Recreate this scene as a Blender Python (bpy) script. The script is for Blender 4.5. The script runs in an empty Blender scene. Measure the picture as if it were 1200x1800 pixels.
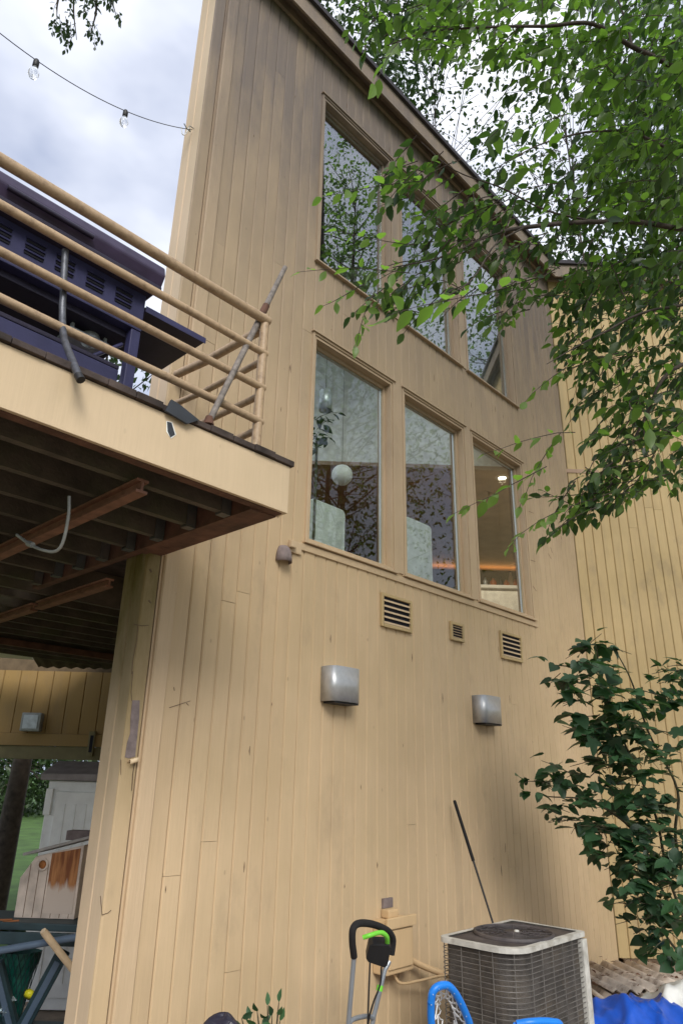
import bpy, bmesh, math, random
import numpy as np
from mathutils import Vector, Matrix

random.seed(7); rng = np.random.default_rng(7)
SC = bpy.context.scene; COL = SC.collection
R_ = math.radians

# ------------------------------------------------------------------ camera
FPX = 1226.26                       # focal length in pixels of the 1200x1800 photograph
cr = np.array([0.6834, -0.7298, 0.0194]); cf = np.array([0.6764, 0.6428, 0.3593])
_p = R_(21.0548); _ro = R_(1.19025); _az = R_(43.54195)
F0 = np.array([math.cos(_az), math.sin(_az), 0]); RT0 = np.array([math.sin(_az), -math.cos(_az), 0]); U0 = np.array([0, 0, 1.0])
cf = F0*math.cos(_p)+U0*math.sin(_p); _U = U0*math.cos(_p)-F0*math.sin(_p)
cr = RT0*math.cos(_ro)+_U*math.sin(_ro); cu = _U*math.cos(_ro)-RT0*math.sin(_ro)
CAM = np.array([0, -3.45, 1.6])
cd = bpy.data.cameras.new('camera'); cam = bpy.data.objects.new('camera', cd); COL.objects.link(cam); SC.camera = cam
cam.matrix_world = Matrix(((cr[0], cu[0], -cf[0], CAM[0]), (cr[1], cu[1], -cf[1], CAM[1]), (cr[2], cu[2], -cf[2], CAM[2]), (0, 0, 0, 1)))
cd.sensor_fit = 'VERTICAL'; cd.sensor_height = 36; cd.lens = 36*FPX/1800; cd.clip_start = 0.05; cd.clip_end = 3000

def ray(x, y): return cr*(x-600)/FPX - cu*(y-900)/FPX + cf
def at(x, y, d): return CAM + ray(x, y)*d
def hit(x, y, pt, n):
    d = ray(x, y); pt = np.array(pt, float); n = np.array(n, float)
    return CAM + d*(((pt-CAM)@n)/(d@n))

# ------------------------------------------------------------------ sky, sun, exposure
SUN_EL, SUN_AZ = R_(38), R_(238)      # veiled sun, high behind the camera to its left
W = bpy.data.worlds.new('World'); SC.world = W; W.use_nodes = True
nt = W.node_tree; nt.nodes.clear(); N = nt.nodes.new; L = nt.links.new
out = N('ShaderNodeOutputWorld'); bg = N('ShaderNodeBackground'); sky = N('ShaderNodeTexSky')
sky.sky_type = 'NISHITA'; sky.sun_disc = False; sky.sun_elevation = SUN_EL; sky.sun_rotation = math.pi/2 - SUN_AZ
sky.air_density = 1.0; sky.dust_density = 1.5
tc = N('ShaderNodeTexCoord'); mp = N('ShaderNodeMapping'); mp.inputs['Scale'].default_value = (1, 1, 1.8); mp.inputs['Location'].default_value = (0.35, 0.1, 0.2)
nz = N('ShaderNodeTexNoise'); nz.inputs['Scale'].default_value = 2.2; nz.inputs['Detail'].default_value = 5; nz.inputs['Roughness'].default_value = 0.5
rp = N('ShaderNodeValToRGB'); rp.color_ramp.elements[0].position = 0.36; rp.color_ramp.elements[0].color = (4.3, 4.85, 6.4, 1)
rp.color_ramp.elements[1].position = 0.64; rp.color_ramp.elements[1].color = (11.5, 11.7, 12.4, 1)
mx = N('ShaderNodeMixRGB'); mx.inputs[0].default_value = 0.86
L(tc.outputs['Generated'], mp.inputs[0]); L(mp.outputs[0], nz.inputs['Vector']); L(nz.outputs['Fac'], rp.inputs[0])
L(sky.outputs[0], mx.inputs[1]); L(rp.outputs[0], mx.inputs[2]); L(mx.outputs[0], bg.inputs[0]); bg.inputs[1].default_value = 0.09
L(bg.outputs[0], out.inputs[0])
sd = bpy.data.lights.new('sun', 'SUN'); sd.energy = 2.6; sd.angle = R_(28); sd.color = (1, .96, .88)
so = bpy.data.objects.new('sun', sd); COL.objects.link(so)
_sdir = Vector((math.cos(SUN_EL)*math.cos(SUN_AZ), math.cos(SUN_EL)*math.sin(SUN_AZ), math.sin(SUN_EL)))
so.rotation_euler = _sdir.to_track_quat('Z', 'Y').to_euler(); so.location = _sdir*60
SC.view_settings.view_transform = 'Standard'; SC.view_settings.look = 'None'; SC.view_settings.exposure = 0.54; SC.view_settings.gamma = 1
SC.view_settings.use_curve_mapping = False
SC.render.engine = 'CYCLES'; SC.cycles.max_bounces = 8; SC.cycles.transparent_max_bounces = 12; SC.cycles.diffuse_bounces = 4

# ------------------------------------------------------------------ materials
MATS = {}
def newmat(name):
    m = bpy.data.materials.new(name); m.use_nodes = True; MATS[name] = m
    return m, m.node_tree, m.node_tree.nodes['Principled BSDF']
def plain(name, col, rough=.6, metal=0, spec=.4, nscale=12, nvar=.18, bump=.08, bscale=60, dirt=None, dirt_amt=.0, dirt_scale=3):
    """principled with value mottling, optional dirt of its own shape, and fine relief"""
    m, t, b = newmat(name); n = t.nodes.new; l = t.links.new
    b.inputs['Roughness'].default_value = rough; b.inputs['Metallic'].default_value = metal; b.inputs['Specular IOR Level'].default_value = spec
    tc = n('ShaderNodeTexCoord'); nz = n('ShaderNodeTexNoise'); nz.inputs['Scale'].default_value = nscale; nz.inputs['Detail'].default_value = 5
    l(tc.outputs['Object'], nz.inputs['Vector'])
    mr = n('ShaderNodeMapRange'); mr.inputs['From Min'].default_value = .3; mr.inputs['From Max'].default_value = .7
    mr.inputs['To Min'].default_value = 1-nvar; mr.inputs['To Max'].default_value = 1+nvar
    l(nz.outputs['Fac'], mr.inputs[0])
    oi = n('ShaderNodeObjectInfo'); mo = n('ShaderNodeMapRange'); mo.inputs['To Min'].default_value = .94; mo.inputs['To Max'].default_value = 1.06
    l(oi.outputs['Random'], mo.inputs[0])
    mu = n('ShaderNodeMath'); mu.operation = 'MULTIPLY'; l(mr.outputs[0], mu.inputs[0]); l(mo.outputs[0], mu.inputs[1])
    vm = n('ShaderNodeMixRGB'); vm.blend_type = 'MULTIPLY'; vm.inputs[0].default_value = 1; vm.inputs[1].default_value = (*col, 1)
    l(mu.outputs[0], vm.inputs[2]); last = vm.outputs[0]
    if dirt is not None:
        n2 = n('ShaderNodeTexNoise'); n2.inputs['Scale'].default_value = dirt_scale; n2.inputs['Detail'].default_value = 7; n2.inputs['Roughness'].default_value = .65
        l(tc.outputs['Object'], n2.inputs['Vector'])
        r2 = n('ShaderNodeMapRange'); r2.inputs['From Min'].default_value = .5; r2.inputs['From Max'].default_value = .68; r2.inputs['To Max'].default_value = dirt_amt
        l(n2.outputs['Fac'], r2.inputs[0])
        dm = n('ShaderNodeMixRGB'); dm.inputs[2].default_value = (*dirt, 1); l(r2.outputs[0], dm.inputs[0]); l(last, dm.inputs[1]); last = dm.outputs[0]
    l(last, b.inputs['Base Color'])
    if bump:
        n3 = n('ShaderNodeTexNoise'); n3.inputs['Scale'].default_value = bscale; n3.inputs['Detail'].default_value = 4; l(tc.outputs['Object'], n3.inputs['Vector'])
        bp = n('ShaderNodeBump'); bp.inputs['Strength'].default_value = bump; bp.inputs['Distance'].default_value = .01; l(n3.outputs['Fac'], bp.inputs['Height']); l(bp.outputs[0], b.inputs['Normal'])
    return m

def siding_mat(name, col, algae=0, grime=.5, grain=.25, weather_shade=0):
    """weathered tan paint on boards: vertical grain, blotchy fade, grey mildew streaks, small knots; optional green algae near a damp joint"""
    m, t, b = newmat(name); n = t.nodes.new; l = t.links.new
    b.inputs['Roughness'].default_value = .62; b.inputs['Specular IOR Level'].default_value = .25
    ge = n('ShaderNodeNewGeometry'); oi = n('ShaderNodeObjectInfo')
    of = n('ShaderNodeVectorMath'); of.operation = 'SCALE'; of.inputs[0].default_value = (3, 5, 41); l(oi.outputs['Random'], of.inputs['Scale'])
    ad = n('ShaderNodeVectorMath'); l(ge.outputs['Position'], ad.inputs[0]); l(of.outputs[0], ad.inputs[1])
    def noise(vec, sc, det=5, ro=.55, mapscale=None):
        if mapscale:
            mp = n('ShaderNodeMapping'); mp.inputs['Scale'].default_value = mapscale; l(vec, mp.inputs[0]); vec = mp.outputs[0]
        z = n('ShaderNodeTexNoise'); z.inputs['Scale'].default_value = sc; z.inputs['Detail'].default_value = det; z.inputs['Roughness'].default_value = ro; l(vec, z.inputs['Vector']); return z.outputs['Fac']
    def rng_(v, a, b_, c, d):
        r = n('ShaderNodeMapRange'); r.inputs['From Min'].default_value = a; r.inputs['From Max'].default_value = b_; r.inputs['To Min'].default_value = c; r.inputs['To Max'].default_value = d; l(v, r.inputs[0]); return r.outputs[0]
    def mixc(f, a, bcol, blend='MIX'):
        x = n('ShaderNodeMixRGB'); x.blend_type = blend
        if isinstance(f, float): x.inputs[0].default_value = f
        else: l(f, x.inputs[0])
        if isinstance(a, tuple): x.inputs[1].default_value = (*a, 1)
        else: l(a, x.inputs[1])
        if isinstance(bcol, tuple): x.inputs[2].default_value = (*bcol, 1)
        else: l(bcol, x.inputs[2])
        return x.outputs[0]
    pos = ge.outputs['Position']
    c = mixc(rng_(noise(pos, 1.1, 4), .35, .68, 0, 1), col, tuple(k*f for k, f in zip(col, (.86, .86, .82))))
    c = mixc(rng_(oi.outputs['Random'], 0, 1, 0, .2), c, tuple(k*f for k, f in zip(col, (.84, .80, .78))))
    streak = noise(ad.outputs[0], 7, 6, .6, (1, 1, .16))
    c = mixc(rng_(streak, .5, .74, 0, .32*grime), c, (.20, .155, .11))
    mild = noise(pos, 2.3, 7, .66, (1, 1, .55))
    c = mixc(rng_(mild, .56, .72, 0, .5*grime), c, (.15, .125, .105))
    if weather_shade:
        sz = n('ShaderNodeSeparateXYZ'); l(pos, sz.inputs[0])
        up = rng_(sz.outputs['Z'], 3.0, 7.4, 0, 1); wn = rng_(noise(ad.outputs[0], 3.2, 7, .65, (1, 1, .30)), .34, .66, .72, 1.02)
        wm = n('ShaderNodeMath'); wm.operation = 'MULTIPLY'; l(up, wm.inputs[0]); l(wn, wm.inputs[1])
        w2 = n('ShaderNodeMath'); w2.operation = 'MULTIPLY'; w2.use_clamp = True; l(wm.outputs[0], w2.inputs[0]); w2.inputs[1].default_value = weather_shade
        c = mixc(w2.outputs[0], c, (.165, .135, .12))  # upper boards darker: grey weathering plus eave and tree shade put into the colour
    vor = n('ShaderNodeTexVoronoi'); vor.inputs['Scale'].default_value = 7.5; mpv = n('ShaderNodeMapping'); mpv.inputs['Scale'].default_value = (1, 1, .5); l(ad.outputs[0], mpv.inputs[0]); l(mpv.outputs[0], vor.inputs['Vector'])
    c = mixc(rng_(vor.outputs['Distance'], .035, .06, .55*grime, 0), c, (.10, .07, .05))
    if algae:
        sx = n('ShaderNodeSeparateXYZ'); l(pos, sx.inputs[0])
        hz = rng_(sx.outputs['Z'], 1.0, 2.85, 0, 1)
        gate = rng_(sx.outputs['Z'], 2.84, 2.86, 1, 0)
        an = rng_(noise(pos, 3.5, 6, .6, (1, 1, .35)), .3, .7, .35, 1.1)
        mm = n('ShaderNodeMath'); mm.operation = 'MULTIPLY'; l(hz, mm.inputs[0]); l(an, mm.inputs[1])
        m2 = n('ShaderNodeMath'); m2.operation = 'MULTIPLY'; l(mm.outputs[0], m2.inputs[0]); l(gate, m2.inputs[1])
        m3 = n('ShaderNodeMath'); m3.operation = 'MULTIPLY'; l(m2.outputs[0], m3.inputs[0]); m3.inputs[1].default_value = algae; m3.use_clamp = True
        c = mixc(m3.outputs[0], c, (.135, .105, .022))
    fg = noise(ad.outputs[0], 70, 4, .7, (1, 1, .035)); c = mixc(rng_(fg, .38, .62, 0, .11), c, tuple(k*.62 for k in col), 'MIX')
    l(c, b.inputs['Base Color'])
    gr = noise(ad.outputs[0], 90, 3, .6, (1, 1, .05)); gr2 = noise(ad.outputs[0], 22, 4, .6, (1, 1, .12))
    s = n('ShaderNodeMath'); s.operation = 'ADD'; l(gr, s.inputs[0]); l(gr2, s.inputs[1])
    bp = n('ShaderNodeBump'); bp.inputs['Strength'].default_value = grain; bp.inputs['Distance'].default_value = .006; l(s.outputs[0], bp.inputs['Height']); l(bp.outputs[0], b.inputs['Normal'])
    return m

TAN = (.61, .455, .285)
M_SID = siding_mat('siding_paint', TAN, weather_shade=1.15)
M_SIDB = siding_mat('siding_paint_shaded', (.55, .41, .215), grime=.7)  # copy of the siding paint with the corner's tree shade in its colour
M_PIL = siding_mat('siding_paint_damp_lit', (.66, .51, .36), algae=1.25, grime=.3)  # algae stain, plus skylight on the side face put in as lighter base colour
M_CORN = siding_mat('corner_board_paint', TAN, algae=1.25, grime=.5, weather_shade=1.2)
M_TRIM = siding_mat('trim_paint', (.62, .465, .305), grime=.3, grain=.45, weather_shade=1.0)
M_FASC = siding_mat('fascia_paint', (.68, .53, .36), grime=.22, grain=.12)
M_SHEATH = plain('sheathing', (.12, .085, .05), .9)
M_WHITE = plain('interior_white_paint', (.84, .85, .82), .7, bump=.02)
M_BROWN = plain('interior_brown_boards', (.36, .24, .165), .6, nscale=4)
M_DARKIN = plain('interior_floor_wood', (.16, .10, .06), .5)
M_ROOF = plain('roof_edge', (.045, .04, .05), .8)
M_ALU = plain('window_spacer', (.72, .74, .75), .35, metal=.6, nvar=.05)
M_DECKW = plain('deck_boards_wet', (.055, .040, .035), .85, nscale=9, nvar=.5, bump=.4, bscale=40)
M_JOIST = plain('joist_dark_wood', (.085, .067, .05), .85, nscale=6, nvar=.4, bump=.3, dirt=(.10, .11, .05), dirt_amt=.6, dirt_scale=2)
M_RIM = plain('rim_red_brown_wood', (.12, .055, .035), .8, nscale=9, nvar=.4, bump=.3, dirt=(.05, .03, .02), dirt_amt=.6)
M_STEEL = plain('steel_beam_primer', (.215, .10, .062), .65, nscale=14, nvar=.25, dirt=(.12, .05, .03), dirt_amt=.6, dirt_scale=9)
M_HANG = plain('joist_hanger_steel', (.10, .10, .095), .6, metal=.3, dirt=(.2, .12, .07), dirt_amt=.5)
M_RAIL = plain('rail_tan_paint', (.44, .315, .20), .5, nscale=30, nvar=.08, bump=.12, dirt=(.14, .085, .06), dirt_amt=.45, dirt_scale=26)
M_RUST = plain('rust', (.25, .10, .04), .9, nvar=.4)
M_POLE = plain('weathered_grey_wood', (.19, .165, .15), .8, nscale=30, nvar=.35, bump=.3)
M_TUBE = plain('dull_grey_tubing', (.12, .125, .145), .45, metal=.5, nvar=.35, nscale=30)
M_GRILL = plain('grill_navy_enamel', (.042, .042, .11), .45, nvar=.2, nscale=6)
M_GRILLD = plain('grill_black_panel', (.022, .018, .04), .5)
M_LID = plain('grill_lid_enamel', (.05, .036, .075), .35)
M_SLOT = plain('slot_dark', (.006, .006, .012), .8)
M_GALV = plain('galvanised_sheet', (.45, .49, .52), .4, metal=.5, nscale=20)
M_METAL = plain('brushed_metal_lamp', (.50, .51, .53), .42, metal=.6, nscale=30, nvar=.08, bump=.03)
M_BLACK = plain('black_plastic', (.014, .014, .016), .5, nvar=.1)
M_FOAM = plain('black_foam', (.013, .012, .013), .9, bump=.3, bscale=200)
M_GREEN = plain('lime_green_plastic', (.17, .60, .05), .4, nvar=.05)
M_STEELT = plain('grey_painted_tube', (.33, .36, .40), .35, metal=.5, nvar=.08)
M_BLUE = plain('blue_plastic_rim', (.012, .20, .72), .35, nvar=.06)
M_NET = plain('white_netting', (.78, .78, .78), .7, nvar=.05)
M_TARP = plain('blue_tarp', (.012, .082, .48), .42, nvar=.15, bump=.15, bscale=30)
M_SHEET = plain('white_sheet', (.72, .72, .70), .7, nvar=.07, bump=.12, bscale=20)
M_CORR = plain('grey_corrugated_panel', (.58, .51, .45), .75, nscale=5, nvar=.25, dirt=(.09, .055, .04), dirt_amt=.75, dirt_scale=7)
M_ACM = plain('condenser_pale_paint', (.55, .54, .50), .5, nscale=16, nvar=.15, dirt=(.2, .17, .13), dirt_amt=.5, dirt_scale=12)
M_ACW = plain('condenser_wire', (.17, .16, .15), .45, metal=.4, nvar=.3)
M_ACFIN = plain('condenser_coil_fins', (.12, .108, .10), .6, metal=.3, nscale=7, nvar=.35, dirt=(.17, .14, .11), dirt_amt=.7, dirt_scale=5, bump=.5, bscale=160)
M_ACTOP = plain('condenser_dark_top', (.06, .052, .055), .55, nscale=9, nvar=.4, dirt=(.17, .14, .12), dirt_amt=.5)
M_ROD = plain('black_rod', (.012, .011, .012), .4)
M_BOXT = siding_mat('box_tan_paint', (.66, .47, .27), grime=.7, grain=.1)
M_RAW = plain('bare_grey_wood', (.20, .16, .155), .85, nscale=20, nvar=.25, bump=.3)
M_CRACK = plain('crack_dark', (.14, .095, .06), .95)
M_RUBBER = plain('dark_rubber_flap', (.035, .04, .05), .6)
M_SHEDW = plain('shed_white_plastic', (.84, .87, .86), .55, nvar=.06)
M_SHEDR = plain('shed_grey_roof', (.26, .24, .24), .7)
M_BIRD = plain('weathered_birdhouse_wood', (.55, .47, .41), .85, nscale=9, nvar=.25, bump=.3)
M_BIRDO = plain('worn_orange_stain', (.38, .145, .04), .75, nscale=8, nvar=.5, dirt=(.10, .035, .015), dirt_amt=.85, dirt_scale=9)
M_BIRDR = plain('grey_birdhouse_roof', (.30, .29, .28), .8)
M_BENCH = plain('dark_teal_plastic', (.022, .045, .055), .5, nvar=.15)
M_BTUBE = plain('slate_blue_tube', (.09, .13, .19), .4, nvar=.1)
M_HANDLE = plain('pale_wood_handle', (.62, .48, .32), .6)
M_BAG = plain('green_mesh_bag', (.008, .085, .065), .35, nvar=.35, nscale=30)
M_SILV = plain('crinkled_silver', (.6, .68, .70), .2, metal=.8, bump=.8, bscale=25)
M_YEL = plain('yellow_plastic', (.75, .70, .03), .4)
M_DIRT = plain('bare_dirt', (.25, .205, .16), .95, nscale=5, nvar=.4, bump=.6, bscale=30, dirt=(.15, .115, .08), dirt_amt=.7)
M_LAWN = plain('lawn_turf', (.05, .105, .018), .9, nscale=2, nvar=.35, bump=.6, bscale=30, dirt=(.035, .08, .015), dirt_amt=.8, dirt_scale=1.2)
M_BARK = plain('bark', (.055, .042, .034), .9, nscale=14, nvar=.4, bump=.7, bscale=30)
M_STEM = plain('green_brown_stem', (.065, .06, .035), .8)
M_CEM = plain('pale_wall_inside', (.62, .60, .55), .8, nvar=.05)
M_CHAIR = plain('chair_grey_fabric', (.58, .62, .61), .8, bump=.1)
M_CUSH = plain('white_lamp_shade', (.80, .82, .82), .6, nvar=.04)
M_CABL = plain('black_cable', (.02, .02, .022), .6)
M_COND = plain('grey_conduit', (.28, .29, .28), .5, metal=.3)
M_COPPER = plain('amber_bottle', (.42, .10, .02), .2)
M_OLIVE = plain('header_paint_olive', (.16, .135, .06), .6, nvar=.12)
M_HEAD = siding_mat('header_siding_paint', (.31, .20, .075), grime=.5)
M_LITTER = plain('brown_leaf_litter', (.12, .06, .035), .9, nvar=.4)
M_PEEL = plain('peeled_paint', (.66, .51, .33), .7)

def glass(gname, f0):
    m, t, b = newmat(gname); t.nodes.clear()
    o = t.nodes.new('ShaderNodeOutputMaterial'); mxs = t.nodes.new('ShaderNodeMixShader'); tr = t.nodes.new('ShaderNodeBsdfTransparent'); gl = t.nodes.new('ShaderNodeBsdfGlossy')
    gl.inputs['Roughness'].default_value = 0.0; tr.inputs[0].default_value = (.90, .93, .91, 1)
    lw = t.nodes.new('ShaderNodeLayerWeight'); lw.inputs['Blend'].default_value = .5
    pw = t.nodes.new('ShaderNodeMath'); pw.operation = 'POWER'; pw.inputs[1].default_value = 4.0
    ml = t.nodes.new('ShaderNodeMath'); ml.operation = 'MULTIPLY_ADD'; ml.inputs[1].default_value = 1.0; ml.inputs[2].default_value = f0
    t.links.new(lw.outputs['Facing'], pw.inputs[0]); t.links.new(pw.outputs[0], ml.inputs[0]); t.links.new(ml.outputs[0], mxs.inputs[0])
    t.links.new(tr.outputs[0], mxs.inputs[1]); t.links.new(gl.outputs[0], mxs.inputs[2]); t.links.new(mxs.outputs[0], o.inputs[0]); return m
M_GLASS = glass('window_glass', .045); M_GLASSU = glass('upper_window_glass', .24)  # upper panes mirror more, raised so the sky reflects brighter

def emit(name, col, st):
    m, t, b = newmat(name); b.inputs['Base Color'].default_value = (*col, 1); b.inputs['Emission Color'].default_value = (*col, 1); b.inputs['Emission Strength'].default_value = st; return m
M_LAMP = emit('downlight_glow', (1, .86, .62), 14)
M_STRIP = emit('shelf_strip_glow', (1, .50, .16), 6)
m, t, b = newmat('bulb_glass'); b.inputs['Base Color'].default_value = (.9, .92, .95, 1); b.inputs['Roughness'].default_value = .05; b.inputs['Transmission Weight'].default_value = .85; b.inputs['IOR'].default_value = 1.2; M_BULB = m

def leaf_mat(name, dark, light, trans, tfac=.45, rough=.45):
    m, t, b = newmat(name); n = t.nodes.new; l = t.links.new
    at_ = n('ShaderNodeAttribute'); at_.attribute_name = 'tint'; ai = n('ShaderNodeAttribute'); ai.attribute_name = 'single'
    oi = n('ShaderNodeObjectInfo'); ra = n('ShaderNodeMath'); ra.operation = 'MULTIPLY'; l(oi.outputs['Random'], ra.inputs[0]); l(ai.outputs['Fac'], ra.inputs[1])
    sm = n('ShaderNodeMath'); sm.operation = 'ADD'; sm.use_clamp = True; l(at_.outputs['Fac'], sm.inputs[0]); l(ra.outputs[0], sm.inputs[1])
    mc = n('ShaderNodeMixRGB'); mc.inputs[1].default_value = (*dark, 1); mc.inputs[2].default_value = (*light, 1); l(sm.outputs[0], mc.inputs[0])
    b.inputs['Roughness'].default_value = rough; b.inputs['Specular IOR Level'].default_value = .5; l(mc.outputs[0], b.inputs['Base Color'])
    tl = n('ShaderNodeBsdfTranslucent'); mt = n('ShaderNodeMixRGB'); mt.blend_type = 'MULTIPLY'; mt.inputs[0].default_value = 1; mt.inputs[2].default_value = (*trans, 1); l(mc.outputs[0], mt.inputs[1])
    l(mt.outputs[0], tl.inputs[0])
    ms = n('ShaderNodeMixShader'); ms.inputs[0].default_value = tfac; l(b.outputs[0], ms.inputs[1]); l(tl.outputs[0], ms.inputs[2])
    l(ms.outputs[0], t.nodes['Material Output'].inputs[0]); return m
M_LEAF = leaf_mat('tree_leaf', (.026, .050, .022), (.135, .21, .06), (1.8, 2.3, .75), .52, .38)
M_LEAFD = leaf_mat('dark_tree_leaf', (.022, .042, .018), (.05, .09, .028), (1.2, 1.4, .8), .35)
M_LEAFS = leaf_mat('shrub_leaf', (.020, .052, .026), (.058, .14, .06), (1.3, 1.6, .7), .32, .45)
M_LEAFP = leaf_mat('house_plant_leaf', (.02, .05, .02), (.05, .10, .04), (1, 1.2, .8), .3)

# ------------------------------------------------------------------ mesh helpers
ROOTLOC = {}
def tag(o, label=None, cat=None, group=None, kind=None):
    if label: o['label'] = label
    if cat: o['category'] = cat
    if group: o['group'] = group
    if kind: o['kind'] = kind
    return o
def thing(name, label, cat, loc, group=None):
    o = bpy.data.objects.new(name, None); COL.objects.link(o); o.location = tuple(float(v) for v in loc); o.empty_display_size = .1
    ROOTLOC[o] = np.array(loc, float); return tag(o, label, cat, group)
def rootloc(o):
    q = np.zeros(3)
    while o is not None:
        q = q + np.array(o.location); o = o.parent
    return q
class MB:
    def __init__(s): s.v = []; s.f = []; s.smooth = []
    def add(s, vs, fs, smooth=False):
        k = len(s.v); s.v += [tuple(map(float, p)) for p in vs]; s.f += [tuple(i+k for i in f) for f in fs]; s.smooth += [smooth]*len(fs); return s
    def box(s, lo, hi):
        x0, y0, z0 = lo; x1, y1, z1 = hi
        return s.add([(x0,y0,z0),(x1,y0,z0),(x1,y1,z0),(x0,y1,z0),(x0,y0,z1),(x1,y0,z1),(x1,y1,z1),(x0,y1,z1)],
                     [(0,3,2,1),(4,5,6,7),(0,1,5,4),(1,2,6,5),(2,3,7,6),(3,0,4,7)])
    def obox(s, c, ax, ay, az, h):
        """oriented box: centre, three unit axes, half sizes"""
        c, ax, ay, az = map(lambda q: np.array(q, float), (c, ax, ay, az)); P = []
        for z in (-1, 1):
            for x, y in ((-1,-1),(1,-1),(1,1),(-1,1)): P.append(c+ax*x*h[0]+ay*y*h[1]+az*z*h[2])
        return s.add(P, [(0,3,2,1),(4,5,6,7),(0,1,5,4),(1,2,6,5),(2,3,7,6),(3,0,4,7)])
    def prism(s, poly, ex):
        """closed polygon (list of 3d points) extruded by vector ex"""
        ex = np.array(ex, float); P = [np.array(p, float) for p in poly]; n = len(P)
        return s.add(P+[p+ex for p in P], [tuple(range(n))[::-1], tuple(range(n, 2*n))]+[(i, (i+1) % n, n+(i+1) % n, n+i) for i in range(n)])
    def tube(s, pts, rad, k=8, caps=True, smooth=True):
        P = [np.array(p, float) for p in pts]; n = len(P)
        if not hasattr(rad, '__len__'): rad = [rad]*n
        ref = None; rings = []
        for i in range(n):
            d = P[min(i+1, n-1)]-P[max(i-1, 0)]; d = d/(np.linalg.norm(d)+1e-9)
            if ref is None:
                ref = np.cross(d, (0, 0, 1.0)); 
                if np.linalg.norm(ref) < .1: ref = np.cross(d, (1.0, 0, 0))
            ref = ref-d*(ref@d); ref = ref/np.linalg.norm(ref); b = np.cross(d, ref)
            rings.append([P[i]+(ref*math.cos(2*math.pi*j/k)+b*math.sin(2*math.pi*j/k))*rad[i] for j in range(k)])
        fs = [(i*k+j, i*k+(j+1) % k, (i+1)*k+(j+1) % k, (i+1)*k+j) for i in range(n-1) for j in range(k)]
        s.add([p for r in rings for p in r], fs, smooth)
        if caps: s.add(rings[0], [tuple(range(k))[::-1]]); s.add(rings[-1], [tuple(range(k))])
        return s
    def lathe(s, c, prof, k=20, axis=(0,0,1), smooth=True):
        c = np.array(c, float); a = np.array(axis, float); a /= np.linalg.norm(a)
        u = np.cross(a, (0,0,1.0)); u = np.array([1.,0,0]) if np.linalg.norm(u) < .1 else u/np.linalg.norm(u); w = np.cross(a, u)
        vs = [c+a*h+(u*math.cos(2*math.pi*j/k)+w*math.sin(2*math.pi*j/k))*r for r, h in prof for j in range(k)]; n = len(prof)
        return s.add(vs, [(i*k+j, i*k+(j+1) % k, (i+1)*k+(j+1) % k, (i+1)*k+j) for i in range(n-1) for j in range(k)], smooth)
    def build(s, name, mat, parent=None, bevel=0, label=None):
        off = rootloc(parent) if parent is not None else np.zeros(3)
        me = bpy.data.meshes.new(name); me.from_pydata([tuple(np.array(p)-off) for p in s.v], [], s.f)
        me.polygons.foreach_set('use_smooth', s.smooth); me.materials.append(mat)
        bm = bmesh.new(); bm.from_mesh(me); bmesh.ops.recalc_face_normals(bm, faces=bm.faces)
        if bevel:
            bmesh.ops.remove_doubles(bm, verts=bm.verts, dist=1e-5)
            bmesh.ops.bevel(bm, geom=[e for e in bm.edges if len(e.link_faces) == 2 and e.calc_face_angle(0) > .6], offset=bevel, segments=2, profile=.6, affect='EDGES', clamp_overlap=True)
        bm.to_mesh(me); bm.free(); me.update()
        o = bpy.data.objects.new(name, me); COL.objects.link(o)
        if parent is not None: o.parent = parent
        if label: o['label'] = label
        return o
def copy_tree(o, parent=None, loc=None):
    c = o.copy(); COL.objects.link(c)
    if parent is not None: c.parent = parent
    if loc is not None: c.location = tuple(float(v) for v in loc)
    for ch in list(o.children): copy_tree(ch, c)
    return c
def lerp(a, b, t): return np.array(a)*(1-t)+np.array(b)*t
def spline(pts, n=6):
    P = [np.array(p, float) for p in pts]; P = [2*P[0]-P[1]]+P+[2*P[-1]-P[-2]]; o = []
    for i in range(1, len(P)-2):
        for k in range(n):
            t = k/n; a, b_, c, d = P[i-1:i+3]
            o.append(.5*((2*b_)+(c-a)*t+(2*a-5*b_+4*c-d)*t*t+(3*b_-a-3*c+d)*t**3))
    o.append(P[-2]); return o
def unit(v): v = np.array(v, float); return v/np.linalg.norm(v)

# ------------------------------------------------------------------ ground
def ground_sheet(name, x0, x1, y0, y1, n, z, amp, mat):
    xs = np.linspace(x0, x1, n); ys = np.linspace(y0, y1, n); mb = MB()
    vs = [(x, y, z+amp*(math.sin(x*.9+y*.4)+math.sin(y*1.3-x*.5))*.5) for y in ys for x in xs]
    mb.add(vs, [(j*n+i, j*n+i+1, (j+1)*n+i+1, (j+1)*n+i) for j in range(n-1) for i in range(n-1)], True)
    return tag(mb.build(name, mat), kind='structure')
ground_sheet('terrain', -900, 900, -900, 900, 40, -.30, .0, M_LAWN)
ground_sheet('dirt_yard', -9, 16, -14, 4, 60, -.055, .035, M_DIRT)
ground_sheet('lawn', -20, 40, 6.6, 70, 40, -.12, .05, M_LAWN)

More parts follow.
